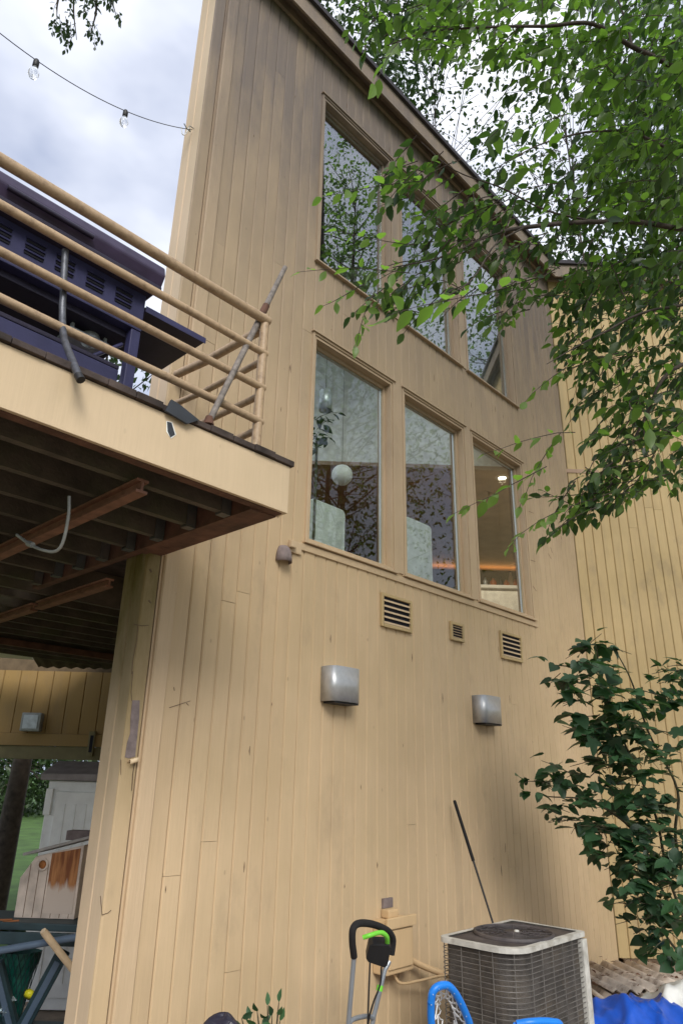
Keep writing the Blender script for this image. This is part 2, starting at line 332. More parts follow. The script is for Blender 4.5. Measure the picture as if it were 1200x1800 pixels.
# ------------------------------------------------------------------ house
S45 = math.sqrt(.5)
XL, XR, ZT = 2.02, 7.72, 8.30
DB = np.array([S45, -S45, 0]); NB = np.array([-S45, -S45, 0])     # wall beyond the corner: run direction and outward normal
house = thing('house', 'tall tan house with vertical board siding, flat roof edge and six windows', 'house', (XL, 0, 0))
def board_piece(mb, o, d, n, s0, s1, z0, z1, ch=(True, True), th=.02, c=.0075, cd=.0085):
    """one board: face on the plane through o, chamfered long edges"""
    o = np.array(o, float); d = np.array(d, float); n = np.array(n, float)
    prof = [(s0, -th), (s0, -cd if ch[0] else 0)]+([(s0+c, 0)] if ch[0] else [])+([(s1-c, 0)] if ch[1] else [])+[(s1, -cd if ch[1] else 0), (s1, -th)]
    P = [o+d*s+n*h+np.array([0, 0, z0]) for s, h in prof]
    mb.prism(P, (0, 0, z1-z0))
def siding(parent, o, d, n, s0, s1, z0, z1, mat, bw=.114, openings=(), joints=.3, fixed=(), proud=.0012):
    s = s0; i = 0
    while s < s1-.01:
        w = bw*random.uniform(.985, 1.015); e = min(s+w, s1)
        if s1-e < .03: e = s1
        js = []
        k = 0
        while random.random() < joints/(1+k*.6) and k < 3: js.append(random.uniform(z0+.6, z1-.5)); k += 1
        js += [fz for (fs, fz) in fixed if s <= fs < e]
        js = sorted(js); cuts = [z0]+[j for j in js if z0+.3 < j < z1-.3]+[z1]
        for a, b_ in zip(cuts[:-1], cuts[1:]):
            if a > z0: a += .0011
            if b_ < z1: b_ -= .0011
            if b_-a < .02: continue
            rects = [(s, e, a, b_)]
            for (ox0, ox1, oz0, oz1) in openings:
                new = []
                for (p, q, u, v) in rects:
                    if q <= ox0 or p >= ox1 or v <= oz0 or u >= oz1: new.append((p, q, u, v)); continue
                    if u < oz0: new.append((p, q, u, oz0))
                    if v > oz1: new.append((p, q, oz1, v))
                    mu, mv = max(u, oz0), min(v, oz1)
                    if p < ox0-.004: new.append((p, ox0, mu, mv))
                    if q > ox1+.004: new.append((ox1, q, mu, mv))
                rects = new
            pr = random.uniform(-1, 1)*proud; groups = {}
            for r_ in rects:
                mb = MB(); g = .0014
                board_piece(mb, np.array(o)+np.array(n)*pr, d, n, r_[0]+g, r_[1]-g, r_[2], r_[3], (abs(r_[0]-s) < 1e-6, abs(r_[1]-e) < 1e-6))
                mb.build('siding_board', mat, parent)
        s = e; i += 1
WIN = [(3.27, 4.25), (4.41, 5.38), (5.53, 6.53)]; WZ = [(3.20, 4.95), (5.70, 7.62)]
OPEN = [(a-XL, b-XL, z0, z1) for z0, z1 in WZ for a, b in WIN]
def sheath(parent, name, o, d, n, s0, s1, z0, z1, openings, mat, t0=.021, t1=.15):
    """backing wall in strips round its openings"""
    ss = sorted({s0, s1, *[v for q in openings for v in q[:2]]}); mb = MB()
    for a, b_ in zip(ss[:-1], ss[1:]):
        zs = [z0]; 
        for q in sorted(openings, key=lambda q: q[2]):
            if q[0] <= a+1e-6 and q[1] >= b_-1e-6: zs += [q[2], q[3]]
        zs.append(z1)
        for u, v in zip(zs[::2], zs[1::2]):
            c = np.array(o)+np.array(d)*(a+b_)/2-np.array(n)*(t0+t1)/2+np.array([0, 0, (u+v)/2])
            mb.obox(c, d, n, (0, 0, 1), ((b_-a)/2, (t1-t0)/2, (v-u)/2))
    return mb.build(name, mat, parent)
ex, ey = np.array([1., 0, 0]), np.array([0, 1., 0])
wallA = sheath(house, 'wall', (XL, 0, 0), ex, -ey, .025, XR-XL+.1, -.3, ZT, OPEN, M_SHEATH)
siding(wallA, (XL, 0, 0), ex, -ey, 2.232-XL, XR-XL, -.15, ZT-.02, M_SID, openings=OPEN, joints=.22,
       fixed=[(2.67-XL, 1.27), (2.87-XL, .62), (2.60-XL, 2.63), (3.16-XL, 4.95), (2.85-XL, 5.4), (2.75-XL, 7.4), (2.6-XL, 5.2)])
wallB = sheath(house, 'wall', (XR, 0, 0), DB, NB, .06, 5.0, -.3, ZT, [], M_SHEATH)
siding(wallB, (XR, 0, 0), DB, NB, .004, 5.0, 0.02, ZT-.02, M_SIDB, joints=.5)
wallL = MB().box((XL+.021, .025, -.3), (XL+.15, .235, ZT)).build('wall', M_CEM, house)
siding(wallL, (XL, .235, 0), (0, -1, 0), (-1, 0, 0), 0, .228, -.15, ZT-.02, M_PIL, joints=0)
# pilaster front board with its worn paint, corner trim
pil = MB()
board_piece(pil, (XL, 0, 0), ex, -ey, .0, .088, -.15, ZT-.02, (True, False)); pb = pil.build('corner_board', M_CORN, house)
MB().box((2.1095, .009, -.15), (2.117, .02, ZT-.02)).build('corner_groove', M_CRACK, house); MB().box((2.1175, .002, -.15), (2.1298, .02, ZT-.02)).build('corner_bead', M_TRIM, house)
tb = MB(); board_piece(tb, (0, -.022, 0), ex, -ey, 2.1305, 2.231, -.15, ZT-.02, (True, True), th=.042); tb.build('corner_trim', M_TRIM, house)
# bare strip of wood, curled paint, cracks on the corner board
pA = lambda x, y: hit(x, y, (0, -.0025, 0), (0, 1, 0))
strip = [pA(*q) for q in ((233, 1231), (246, 1231), (245, 1262), (241, 1300), (238, 1330), (226, 1333), (220, 1331), (224, 1305), (229, 1290), (230, 1262))]
MB().prism(strip, (0, .0022, 0)).build('bare_strip', M_RAW, pb, label='grey strip of bare wood where the paint has peeled away')
c0 = pA(232, 1334); mb = MB(); rows = []
for i in range(9):
    a = i/8*4.2; rr = .018-.0008*i
    rows.append([c0+np.array([dx, -.018+math.cos(a)*rr*1.0-.004*abs(dx)*20, -.012+math.sin(a)*rr*1.0+dx*.3]) for dx in (-.024, -.008, .008, .022)])
vs = [p for r_ in rows for p in r_]
mb.add(vs, [(i*4+j, i*4+j+1, (i+1)*4+j+1, (i+1)*4+j) for i in range(8) for j in range(3)], True)
fl = mb.build('paint_curl', M_PEEL, pb); sm = fl.modifiers.new('solid', 'SOLIDIFY'); sm.thickness = .0015
def crack(pts, w=.0022, parent=pb, Y=-.0028, mat=M_CRACK):
    q = [hit(x, y, (0, Y, 0), (0, 1, 0)) for x, y in pts]; mb = MB()
    for a, b_ in zip(q[:-1], q[1:]):
        dd = unit(b_-a); sd = np.array([dd[2], 0, -dd[0]])*w
        mb.prism([a-sd, b_-sd*.8, b_+sd*.8, a+sd], (0, .002, 0))
    return mb.build('crack', mat, parent)
crack([(243, 1100), (240, 1130), (234, 1160), (232, 1185)], .0016)
crack([(236, 1097), (250, 1100), (262, 1099)], .002)
crack([(238, 1336), (234, 1360), (232, 1390)], .0026); crack([(262, 1055), (266, 1060)], .004); crack([(264, 1000), (267, 1006)], .006)
crack([(177, 1575), (180, 1608), (190, 1605), (196, 1600)], .0014); crack([(213, 1335), (213, 1362)], .0013)
crack([(234, 1180), (231, 1215), (232, 1232)], .0015)
for q in ([(309, 1032), (310, 1042), (309, 1048)], [(306, 1208), (307, 1214)], [(328, 1236), (332, 1240)], [(298, 1244), (335, 1232)]):
    crack(q, .0024 if len(q) == 3 else .0018, wallA, -.0018)
for q in ([(967, 962), (970, 972)], [(936, 1030), (942, 1039)], [(963, 973), (968, 982)], [(931, 984), (940, 987)], [(929, 899), (937, 902)]):
    crack(q, .0022, wallA, -.0018)
# weathered splits and knots scattered on the boards
for i in range(60):
    x = random.uniform(2.3, 7.5); z = random.uniform(.6, 8.1)
    if any(a-.1 < x < b+.1 and z0-.15 < z < z1+.15 for z0, z1 in WZ for a, b in WIN): continue
    l_ = random.uniform(.008, .045); w = random.uniform(.0015, .004); mb = MB()
    tl = random.uniform(-.3, .3)
    mb.prism([(x-w, -.0022, z), (x+tl*l_*.5, -.0022, z-l_), (x+w, -.0022, z), (x+tl*l_*.4, -.0022, z+l_)], (0, .002, 0)); mb.build('crack', M_CRACK, wallA)

# windows
def window(a, b, z0, z1, lower):
    w = MB()      # jamb lining
    y0, y1 = -.006, .14; tk = .022
    w.box((a, y0, z0), (a+tk, y1, z1)); w.box((b-tk, y0, z0), (b, y1, z1)); w.box((a+tk, y0, z1-tk), (b-tk, y1, z1)); w.box((a+tk, y0, z0), (b-tk, y1, z0+tk))
    fr = w.build('window', M_TRIM, house)
    c = MB(); cw = .022   # casing bead round the opening, proud of the boards
    c.box((a-cw, -.016, z0), (a-.002, .012, z1+cw)); c.box((b+.002, -.016, z0), (b+cw, .012, z1+cw)); c.box((a-.002, -.016, z1+.002), (b+.002, .012, z1+cw))
    c.build('casing', M_TRIM, fr, bevel=.003)
    h = MB(); h.box((a-cw-.012, -.03, z1+cw+.001), (b+cw+.012, .012, z1+cw+.016)); h.build('drip_cap', M_TRIM, fr)
    s = MB(); s.prism([(a-cw-.015, -.034, z0-.024), (a-cw-.015, -.034, z0-.008), (a-cw-.015, .1, z0+.014), (a-cw-.015, .1, z0-.024)], (b-a+2*cw+.03, 0, 0)); s.build('sill', M_TRIM, fr, bevel=.003)
    g0 = .075; sw = .030
    s = MB(); ia, ib, iz0, iz1 = a+tk, b-tk, z0+tk, z1-tk
    s.box((ia, g0-.02, iz0), (ia+sw, g0+.03, iz1)); s.box((ib-sw, g0-.02, iz0), (ib, g0+.03, iz1)); s.box((ia+sw, g0-.02, iz1-sw), (ib-sw, g0+.03, iz1)); s.box((ia+sw, g0-.02, iz0), (ib-sw, g0+.03, iz0+sw))
    s.build('sash', M_TRIM, fr, bevel=.003)
    ja, jb, jz0, jz1 = ia+sw, ib-sw, iz0+sw, iz1-sw; p = MB(); q = .009
    p.box((ja, g0+.004, jz0), (ja+q, g0+.02, jz1)); p.box((jb-q, g0+.004, jz0), (jb, g0+.02, jz1)); p.box((ja+q, g0+.004, jz1-q), (jb-q, g0+.02, jz1)); p.box((ja+q, g0+.004, jz0), (jb-q, g0+.02, jz0+q))
    p.build('spacer', M_ALU, fr)
    MB().box((ja+.001, g0-.002, jz0+.001), (jb-.001, g0+.003, jz1-.001)).build('pane', M_GLASS if lower else M_GLASSU, fr)
    return fr
for k, (z0, z1) in enumerate(WZ):
    for a, b in WIN: window(a, b, z0, z1, k == 0)
for z0, z1 in WZ:    # flat posts between the windows and the apron under them
    for x0, x1 in ((4.275, 4.385), (5.405, 5.505)):
        MB().box((x0, -.010, z0-.005), (x1, .012, z1+.03)).build('mullion_post', M_TRIM, house)
MB().box((3.20, -.014, 3.118), (6.60, .003, 3.168)).build('apron_board', M_TRIM, house, bevel=.003)

# eave: frieze, soffit, fascia boards and dark roof edge along both walls
P3 = lambda p, z: np.array([p[0], p[1], z])
fa = [np.array([XL-.16, .5, 0]), np.array([XL-.16, -.16, 0]), np.array([XR-.066, -.16, 0]), np.array([XR, 0, 0])+DB*5+NB*.16]
def band(pts, inset, z0, z1, th, name, mat):
    """a board following the eave line, set in by inset, one mitred piece"""
    mb = MB(); P = pts; n = len(P); nor = []
    for i in range(n-1):
        d = unit(P[i+1]-P[i]); nor.append(np.array([-d[1], d[0], 0]))
    def off(i, k):
        if i == 0: return P[0]+nor[0]*k
        if i == n-1: return P[-1]+nor[-1]*k
        m_ = nor[i-1]+nor[i]; m_ = m_/(m_@nor[i]); return P[i]+m_*k
    for i in range(n-1):
        a0, b0, a1, b1 = off(i, inset), off(i+1, inset), off(i, inset+th), off(i+1, inset+th)
        mb.prism([P3(a0, z0), P3(b0, z0), P3(b1, z0), P3(a1, z0)], (0, 0, z1-z0))
    return mb.build(name, mat, house)
band(fa, 0, 8.17, 8.37, .022, 'eave_fascia', M_TRIM)
band(fa, .0225, 8.30, 8.318, .22, 'soffit', M_SID)
band(fa, .125, 8.20, 8.30, .03, 'frieze_board', M_TRIM)
band(fa, -.035, 8.372, 8.43, .25, 'roof_edge', M_ROOF)
# flat roof with a skylight opening over the tall room
mb = MB(); 
HP = [(XL, .235), (XL, 0), (XR, 0), (11.25, -3.53), (14.5, -.2), (8.05, 6.27)]
SKY = (4.6, 6.3, .9, 1.9)
for (x0, x1, y0, y1) in ((2.3, 4.6, .06, 6.), (4.6, 6.3, .06, .9), (4.6, 6.3, 1.9, 6.), (6.3, 9.5, .06, 6.)):
    pass
def clip_poly(poly, rect):
    def cl(P, f):
        o = []
        for i in range(len(P)):
            a, b_ = P[i], P[(i+1) % len(P)]; fa_, fb = f(a), f(b_)
            if fa_ >= 0: o.append(a)
            if fa_*fb < 0: t = fa_/(fa_-fb); o.append((a[0]+(b_[0]-a[0])*t, a[1]+(b_[1]-a[1])*t))
        return o
    x0, x1, y0, y1 = rect
    for f in (lambda p: p[0]-x0, lambda p: x1-p[0], lambda p: p[1]-y0, lambda p: y1-p[1]):
        poly = cl(poly, f)
        if not poly: return []
    return poly
mb.prism([(x, y, 8.319) for x, y in HP], (0, 0, .10))
mb.build('roof', M_ROOF, house)
# hidden outer walls (plain slabs) closing the plan
mb = MB()
def slab(a, b, z0, z1, th, mb):
    a, b = np.array([*a, 0.]), np.array([*b, 0.]); d = unit(b-a); n_ = np.array([-d[1], d[0], 0])
    mb.prism([P3(a, z0), P3(b, z0), P3(b+n_*th, z0), P3(a+n_*th, z0)], (0, 0, z1-z0))
slab((11.25, -3.53), (14.5, -.2), -.3, ZT, .15, mb); slab((14.5, -.2), (8.05, 6.27), -.3, ZT, .15, mb); 
wC = lambda t: (XL+.02+t*S45, .26+t*S45)
slab((8.05, 6.27), wC(3.7), -.3, ZT, .15, mb); slab(wC(.5), wC(0), -.3, ZT, .15, mb); slab(wC(3.7), wC(.5), -.3, 3.2, .15, mb); slab(wC(3.7), wC(.5), 8.0, ZT, .15, mb)
mb.build('wall', M_SID, house)
mb = MB(); 
for t0_, t1_, z0_, z1_ in ((.5, .56, 3.2, 8.), (3.64, 3.7, 3.2, 8.), (2.07, 2.13, 3.2, 8.), (.56, 2.07, 5.4, 5.48), (2.13, 3.64, 5.4, 5.48)): slab(wC(t1_), wC(t0_), z0_, z1_, .12, mb)
added_window = mb.build('window', M_TRIM, house)  # unseen window, added to let daylight into the room


# ------------------------------------------------------------------ rooms behind the glass
mb = MB(); mb.prism([(x, y, 2.80) for x, y in [(2.3, .16), (7.6, .16), (11.1, -3.3), (14.3, -.2), (8.05, 6.1)]], (0, 0, .08)); mb.build('floor', M_DARKIN, house)
# brown boarded soffit of the upper room and its white front, parallel to the wall beyond the corner
def onsum(s, t): return np.array([s/2+t*S45, s/2-t*S45, 0])     # point on the line x+y=s
e0, e1 = onsum(7.74, -1.9), onsum(7.74, 5.0)
MB().prism([P3(onsum(7.74, 1.30), 5.32), P3(onsum(7.74, 5.30), 5.32), P3(onsum(7.74, 5.30)+[.1, .1, 0], 5.32), P3(onsum(7.74, 1.30)+[.1, .1, 0], 5.32)], (0, 0, 2.97)).build('loft_wall', M_WHITE, house)
MB().prism([P3(onsum(7.70, 1.3), 5.26), P3(onsum(7.70, 5.36), 5.26), P3(onsum(7.9, 10.1), 5.26), P3(onsum(14.1, 10.1), 5.26), P3(onsum(14.1, 1.3), 5.26)], (0, 0, .05)).build('loft_soffit', M_BROWN, house)
MB().prism([P3(onsum(14.05, 1.3), 2.88), P3(onsum(14.05, 10.1), 2.88), P3(onsum(14.1, 10.1), 2.88), P3(onsum(14.1, 1.3), 2.88)], (0, 0, 2.37)).build('back_wall', M_BROWN, house)
# short brown partition under the loft
MB().prism([P3(onsum(9.4, 3.25), 2.88), P3(onsum(9.4, 3.75), 2.88), P3(onsum(9.5, 3.75), 2.88), P3(onsum(9.5, 3.25), 2.88)], (0, 0, 2.375)).build('partition', M_BROWN, house)

# ------------------------------------------------------------------ vents, wall lamps, hood, boxes on the wall
def vent(x0, x1, z0, z1, n, label):
    t = thing('wall_vent', label, 'vent', ((x0+x1)/2, 0, z0), 'vents under the lower windows')
    MB().box((x0+.012, -.008, z0+.012), (x1-.012, -.0035, z1-.012)).build('backing', M_SLOT, t)
    f = MB(); w = .024; y0, y1 = -.024, -.0022
    f.box((x0, y0, z0), (x0+w, y1, z1)); f.box((x1-w, y0, z0), (x1, y1, z1)); f.box((x0+w, y0, z1-w), (x1-w, y1, z1)); f.box((x0+w, y0, z0), (x1-w, y1, z0+w)); f.build('frame', M_SIDB, t, bevel=.002)
    h = (z1-z0-2*w)/n
    for i in range(n):
        zb = z0+w+h*i
        MB().prism([(x0+w, -.022, zb+.002), (x0+w, -.022, zb+.006), (x0+w, -.009, zb+h*.50), (x0+w, -.009, zb+h*.50-.004)], (x1-x0-2*w, 0, 0)).build('slat', M_TRIM, t)
vent(4.085, 4.468, 2.72, 2.985, 5, 'largest louvred wall vent, below the gap between the first two lower windows')
vent(5.015, 5.216, 2.755, 2.917, 5, 'smallest square louvred vent between two wider vents')
vent(5.835, 6.225, 2.706, 2.966, 5, 'louvred wall vent nearest the inner corner, under the third lower window')

def wall_lamp(cx, z0, z1, w, label):
    t = thing('wall_lamp', label, 'wall light', (cx, 0, z0), 'brushed metal wall lights'); p = .125
    prof = []
    for i in range(13):     # flattened half-round section
        a = math.pi*i/12; prof.append((cx-w/2*math.copysign(abs(math.cos(a))**.45, math.cos(a)), -p*abs(math.sin(a))**.45))
    mb = MB(); n = len(prof)
    for (za, zb, sc) in ((z0+.0, z1, 1),):
        mb.add([(x, y-.003, z) for z in (za, zb) for x, y in prof], [(i, i+1, n+i+1, n+i) for i in range(n-1)], True)
    sh = mb.build('shade', M_METAL, t); s = sh.modifiers.new('solid', 'SOLIDIFY'); s.thickness = .004; s.offset = -1
    MB().box((cx-w*.30, -.10, z0+.045), (cx+w*.30, -.004, z1-.03)).build('lamp_holder', M_BLACK, t)
    MB().prism([(cx-w*.40, -.112, z0-.012), (cx+w*.40, -.112, z0-.012), (cx+w*.40, -.004, z0-.012), (cx-w*.40, -.004, z0-.012)], (0, 0, .014)).build('diffuser', M_BLACK, t)
    MB().prism([(x, y-.0035, z1-.01) for x, y in [(cx+(a-cx)*.975, b_*.965) for a, b_ in prof]], (0, 0, .004)).build('cap', M_METAL, t)
wall_lamp(3.605, 2.10, 2.335, .295, 'nearer half-round metal wall light below the largest vent')
wall_lamp(5.475, 2.085, 2.315, .315, 'farther half-round metal wall light below the corner vent')

t = thing('hood_cover', 'small weathered grey half dome hood beside the lower windows', 'outlet hood', (3.05, 0, 3.0))
mb = MB(); rows = []
for i in range(7):
    a = math.pi/2*i/6
    rows.append([(3.05+.062*math.cos(b_)*(.35+.65*math.cos(a)), -.002-.075*abs(math.sin(b_))*(.3+.7*math.cos(a)), 2.985+.12*math.sin(a)) for b_ in np.linspace(math.pi, 2*math.pi, 11)])
mb.add([p for r_ in rows for p in r_], [(i*11+j, i*11+j+1, (i+1)*11+j+1, (i+1)*11+j) for i in range(6) for j in range(10)], True)
hd = mb.build('hood', M_RAW, t); s = hd.modifiers.new('solid', 'SOLIDIFY'); s.thickness = .004
mb = MB(); mb.box((3.10, -.018, 3.075), (3.215, -.002, 3.165)); mb.box((3.085, -.05, 3.10), (3.135, -.0185, 3.15)); mb.build('bracket', M_TRIM, t, bevel=.006)

t = thing('utility_box', 'tan painted electrical box on the wall behind the mower handle', 'electrical box', (4.15, 0, .44))
mb = MB(); mb.box((4.01, -.115, .44), (4.295, -.002, .745)); mb.build('body', M_BOXT, t, bevel=.008)
MB().box((4.0, -.14, .70), (4.305, -.117, .765)).build('lid_lip', M_BOXT, t, bevel=.006)
MB().box((4.03, -.126, .47), (4.275, -.1155, .69)).build('door', M_BOXT, t, bevel=.006)
MB().box((4.09, -.075, .747), (4.19, -.004, .80)).build('conduit_hub', M_BOXT, t, bevel=.01)
MB().box((4.10, -.02, .802), (4.20, -.0025, .86)).build('patch', M_RAW, t)
mb = MB(); mb.lathe((4.297, -.06, .655), [(0, .03), (.022, .03), (.026, .02), (.026, 0), (0, 0)], 12, (1, 0, 0)); mb.build('knob', M_BOXT, t)
pp = [(4.30, -.06, .50), (4.40, -.07, .45), (4.52, -.12, .40), (4.64, -.30, .35), (4.66, -.50, .33)]
mb = MB(); mb.tube(spline(pp, 5), .020, 10)
t2 = mb.build('conduit', M_BOXT); tag(t2, 'tan conduit running from electrical box to air conditioner', 'conduit')
mb = MB(); mb.tube(spline([(4.15, -.06, .436), (4.2, -.08, .37), (4.38, -.1, .36), (4.56, -.2, .38), (4.63, -.42, .37)], 5), .009, 8)
tag(mb.build('wiring_hose', M_BOXT), 'thin tan hose sagging under the electrical box', 'hose')

# ------------------------------------------------------------------ deck
deck = thing('deck', 'raised wooden deck with tan fascia and dark joists underneath', 'deck', (0, -.5, 2.8))
XD, YF = 2.115, -1.08; ZD = 3.055; XW = -2.6; YB = 4.6
def fbox(x0, x1, y0, y1, z0, z1, name, mat, bevel=0, label=None): return MB().box((x0, y0, z0), (x1, y1, z1)).build(name, mat, deck, bevel, label)
fbox(XW, XD, YF, YF+.02, 2.805, ZD-.003, 'fascia', M_FASC, .002)
fbox(XD-.02, XD, YF+.0205, -.03, 2.805, ZD-.003, 'end_fascia', M_FASC, .002)
fbox(XW, XD-.021, YF+.021, YF+.062, 2.80, 3.052, 'rim_joist', M_RIM)
fbox(XD-.10, XD-.0205, YF+.063, -.03, 2.795, 3.052, 'end_rim', M_RIM); fbox(1.935, 1.985, .0, 1.30, 2.79, 3.052, 'end_rim', M_RIM); fbox(1.935, XD-.105, YF+.063, -.004, 2.79, 3.052, 'end_rim', M_RIM)
y = -.85; k = 0
while y < YB:
    xe = 1.93 if y < 1.32 else min(1.75+y, 9.0-y)-.06
    fbox(XW, xe, y-.02, y+.02, 2.80+.01*random.uniform(0, 1), 3.05, 'joist', M_JOIST)
    if y < 1.4:
        h = MB(); h.box((xe-.055, y-.026, 2.80), (xe-.001, y-.0205, 2.96)); h.box((xe-.055, y+.0205, 2.80), (xe-.001, y+.026, 2.96)); h.box((xe-.055, y-.026, 2.790), (xe-.001, y+.026, 2.7985)); h.build('joist_hanger', M_HANG, deck)
    y += .288; k += 1
x = XD+.018; k = 0
while x > XW:
    w = .128; e = x-w
    y1 = -.03 if x > 1.99 else (YB if x < 1.9 else .9)
    fbox(e+.0015, x-.0015, YF-.012-random.uniform(0, .01), y1, ZD, ZD+.026+random.uniform(0, .007), 'deck_board', M_DECKW, .003)
    x = e; k += 1
# boarded part over the passage, right of the first boards
mb = MB(); mb.prism([(1.95, .95, 3.053), (2.6, 1.0, 3.053), (5.2, 3.6, 3.053), (4.3, 4.55, 3.053), (1.95, 4.55, 3.053)], (0, 0, .04)); mb.build('passage_decking', M_DECKW, deck)
# steel beams crossing beneath
def ibeam(x, y0, y1, z0, z1, w):
    m_ = MB(); t_ = .012; m_.box((x-w/2, y0, z0), (x+w/2, y1, z0+t_)); m_.box((x-w/2, y0, z1-t_), (x+w/2, y1, z1)); m_.box((x-t_/2, y0, z0+t_), (x+t_/2, y1, z1-t_)); m_.build('steel_beam', M_STEEL, deck)
ibeam(1.40, -.95, 3.8, 2.722, 2.785, .055); ibeam(2.14, .62, 1.63, 2.728, 2.785, .055); ibeam(2.14, 1.70, 3.2, 2.728, 2.785, .055)
mb = MB(); q = lambda x, y, d: at(x, y, d)
mb.tube(spline([q(122, 872, 2.93), q(121, 905, 2.92), q(112, 950, 2.92), q(100, 968, 2.93), q(80, 968, 2.96), q(55, 958, 3.0), q(30, 940, 3.05)], 6), .007, 8)
mb.tube([q(58, 958, 2.99), q(50, 955, 3.01)], .013, 8); tag(mb.build('cable', M_COND), 'grey cable looping below the red steel beam under deck', 'cable')
# flap, scar and stub of dark flashing at the deck edge
fl = [hit(x, y, (0, YF-.026, 0), (0, 1, 0)) for x, y in ((292, 722), (302, 702), (318, 712), (350, 738), (330, 745))]
MB().prism(fl, (0, .012, .0)).build('flashing_flap', M_RUBBER, deck, label='torn dark flap standing up at the deck edge')
sc_ = [hit(x, y, (0, YF-.003, 0), (0, 1, 0)) for x, y in ((294, 741), (302, 743), (308, 764), (300, 769), (295, 758))]
MB().prism(sc_, (0, .0025, 0)).build('scar', M_RUBBER, deck)
sc_ = [hit(x, y, (0, YF-.0022, 0), (0, 1, 0)) for x, y in ((293, 740), (303, 742), (310, 764), (301, 771), (293, 759))]
MB().prism(sc_, (0, .0015, 0)).build('scar_edge', M_WHITE, deck)

# railing
rail = thing('railing', 'tan painted pipe railing along the deck edge and its return', 'railing', (2.1, -.82, ZD))
RY, RX = -.82, 2.10
mb = MB(); mb.tube([(RX, RY, ZD+.02), (RX, RY, 4.075)], .026, 14); mb.build('post', M_RAIL, rail)
for i, z in enumerate((4.045, 3.825, 3.605, 3.395)):
    r_ = .028 if i == 0 else .0205
    mb = MB(); mb.tube([(RX+.022, RY-.008, z)]+[(x, RY-.008+random.uniform(-.002, .002), z+random.uniform(-.004, .004)) for x in np.linspace(1.6, XW, 8)], r_, 14); mb.build('rail', M_RAIL, rail)
    mb = MB(); mb.tube([(RX, RY+.02, z-.05), (RX-.02, -.3, z-.052), (RX-.05, -.028 if i == 0 else -.028, z-.05)], r_*(.95), 14); mb.build('return_rail', M_RAIL, rail)
for xx in (-.2, -1.8):
    mb = MB(); mb.tube([(xx, RY+.03, ZD+.02), (xx, RY+.03, 4.03)], .024, 12); mb.build('post', M_RAIL, rail)

# pole leaning through the railing and bent tube hanging over it
mb = MB(); a, b_ = hit(367, 742, (0, -.905, 0), (0, 1, 0)), hit(501, 470, (0, -.72, 0), (0, 1, 0))
mb.tube([lerp(a, b_, t_) for t_ in (0, .3, .62, .66, 1)], [.016, .017, .0175, .0175, .015], 10)
pl = thing('wooden_pole', 'long grey wooden pole leaning diagonally through the railing corner', 'pole', tuple(a)); mb.build('shaft', M_POLE, pl)
mb = MB(); mb.tube([lerp(a, b_, .60), lerp(a, b_, .70)], [.023, .021], 10); mb.build('tape_wrap', M_RIM, pl)
mb = MB(); mb.tube([a+[0, 0, -.015], a+[.0, 0, .03]], [.028, .017], 10); mb.build('foot', M_RIM, pl)
mb = MB(); mb.tube(spline([hit(x, y, (0, Y_, 0), (0, 1, 0)) for x, y, Y_ in ((115, 440, -.795), (112, 505, -.79), (110, 550, -.80), (112, 588, -.855), (118, 610, -.94), (130, 640, -1.08), (140, 664, -1.17))], 5), .0155, 10)
bt = thing('bent_tube', 'bent grey metal tube hanging over the lower rail beside the grill', 'tube', tuple(hit(140, 664, (0, -1.17, 0), (0, 1, 0)))); mb.build('shaft', M_TUBE, bt)
e_ = hit(140, 664, (0, -1.17, 0), (0, 1, 0)); mb = MB(); mb.tube([e_+np.array([-.004, .006, .012]), e_+np.array([.004, -.008, -.012])], .0172, 10); mb.build('end_cap', M_BLACK, bt)

# ------------------------------------------------------------------ grill on the deck
GY = -.55
grill = thing('gas_grill', 'large navy gas grill with louvred back panel standing on the deck', 'grill', (1.0, -.35, ZD+.025))
gh = lambda x, y, Y=GY: hit(x, y, (0, Y, 0), (0, 1, 0))
GX0, GX1 = .10, 1.50
def gbox(x0, x1, y0, y1, z0, z1, name, mat, bevel=.006): return MB().box((x0, y0, z0), (x1, y1, z1)).build(name, mat, grill, bevel)
mb = MB(); mb.prism([(GX0-.06, -.62, 4.03), (GX0-.06, -.655, 4.10), (GX0-.06, -.64, 4.16), (GX0-.06, -.5, 4.22), (GX0-.06, -.2, 4.2), (GX0-.06, .1, 4.03)], (GX1-GX0+.10, 0, 0)); mb.build('lid', M_LID, grill, .01)
gbox(GX0-.05, GX1+.03, -.648, -.60, 4.005, 4.028, 'lid_lip', M_GRILLD, .005)
MB().tube([(.70, -.663, 4.075), (1.12, -.663, 4.075)], .013, 8).build('lid_handle', M_GRILLD, grill)
bp_ = gbox(GX0, GX1, GY, GY+.012, 3.80, 4.003, 'back_panel', M_GRILL, .003)
for cx in (.18, .36, .55, .745, .905, 1.055, 1.215, 1.375):
    for j in range(3):
        MB().box((cx-.045, GY-.005, 3.875+.034*j), (cx+.045, GY-.0005, 3.888+.034*j)).build('louvre_slot', M_SLOT, bp_)
        MB().prism([(cx-.048, GY-.0006, 3.889+.034*j), (cx-.048, GY-.011, 3.889+.034*j), (cx-.048, GY-.0006, 3.902+.034*j)], (.096, 0, 0)).build('louvre', M_GRILL, bp_)
gbox(GX0, GX1, GY-.003, .02, 3.775, 3.797, 'firebox_rim', M_GRILL)
gbox(GX0+.03, GX1-.03, GY+.05, -.02, 3.735, 3.774, 'firebox', M_GRILLD)
for x in (GX0, GX1-.055):
    for yy in (GY+.002, -.06): gbox(x, x+.055, yy, yy+.05, 3.12, 3.774, 'leg', M_GRILL)
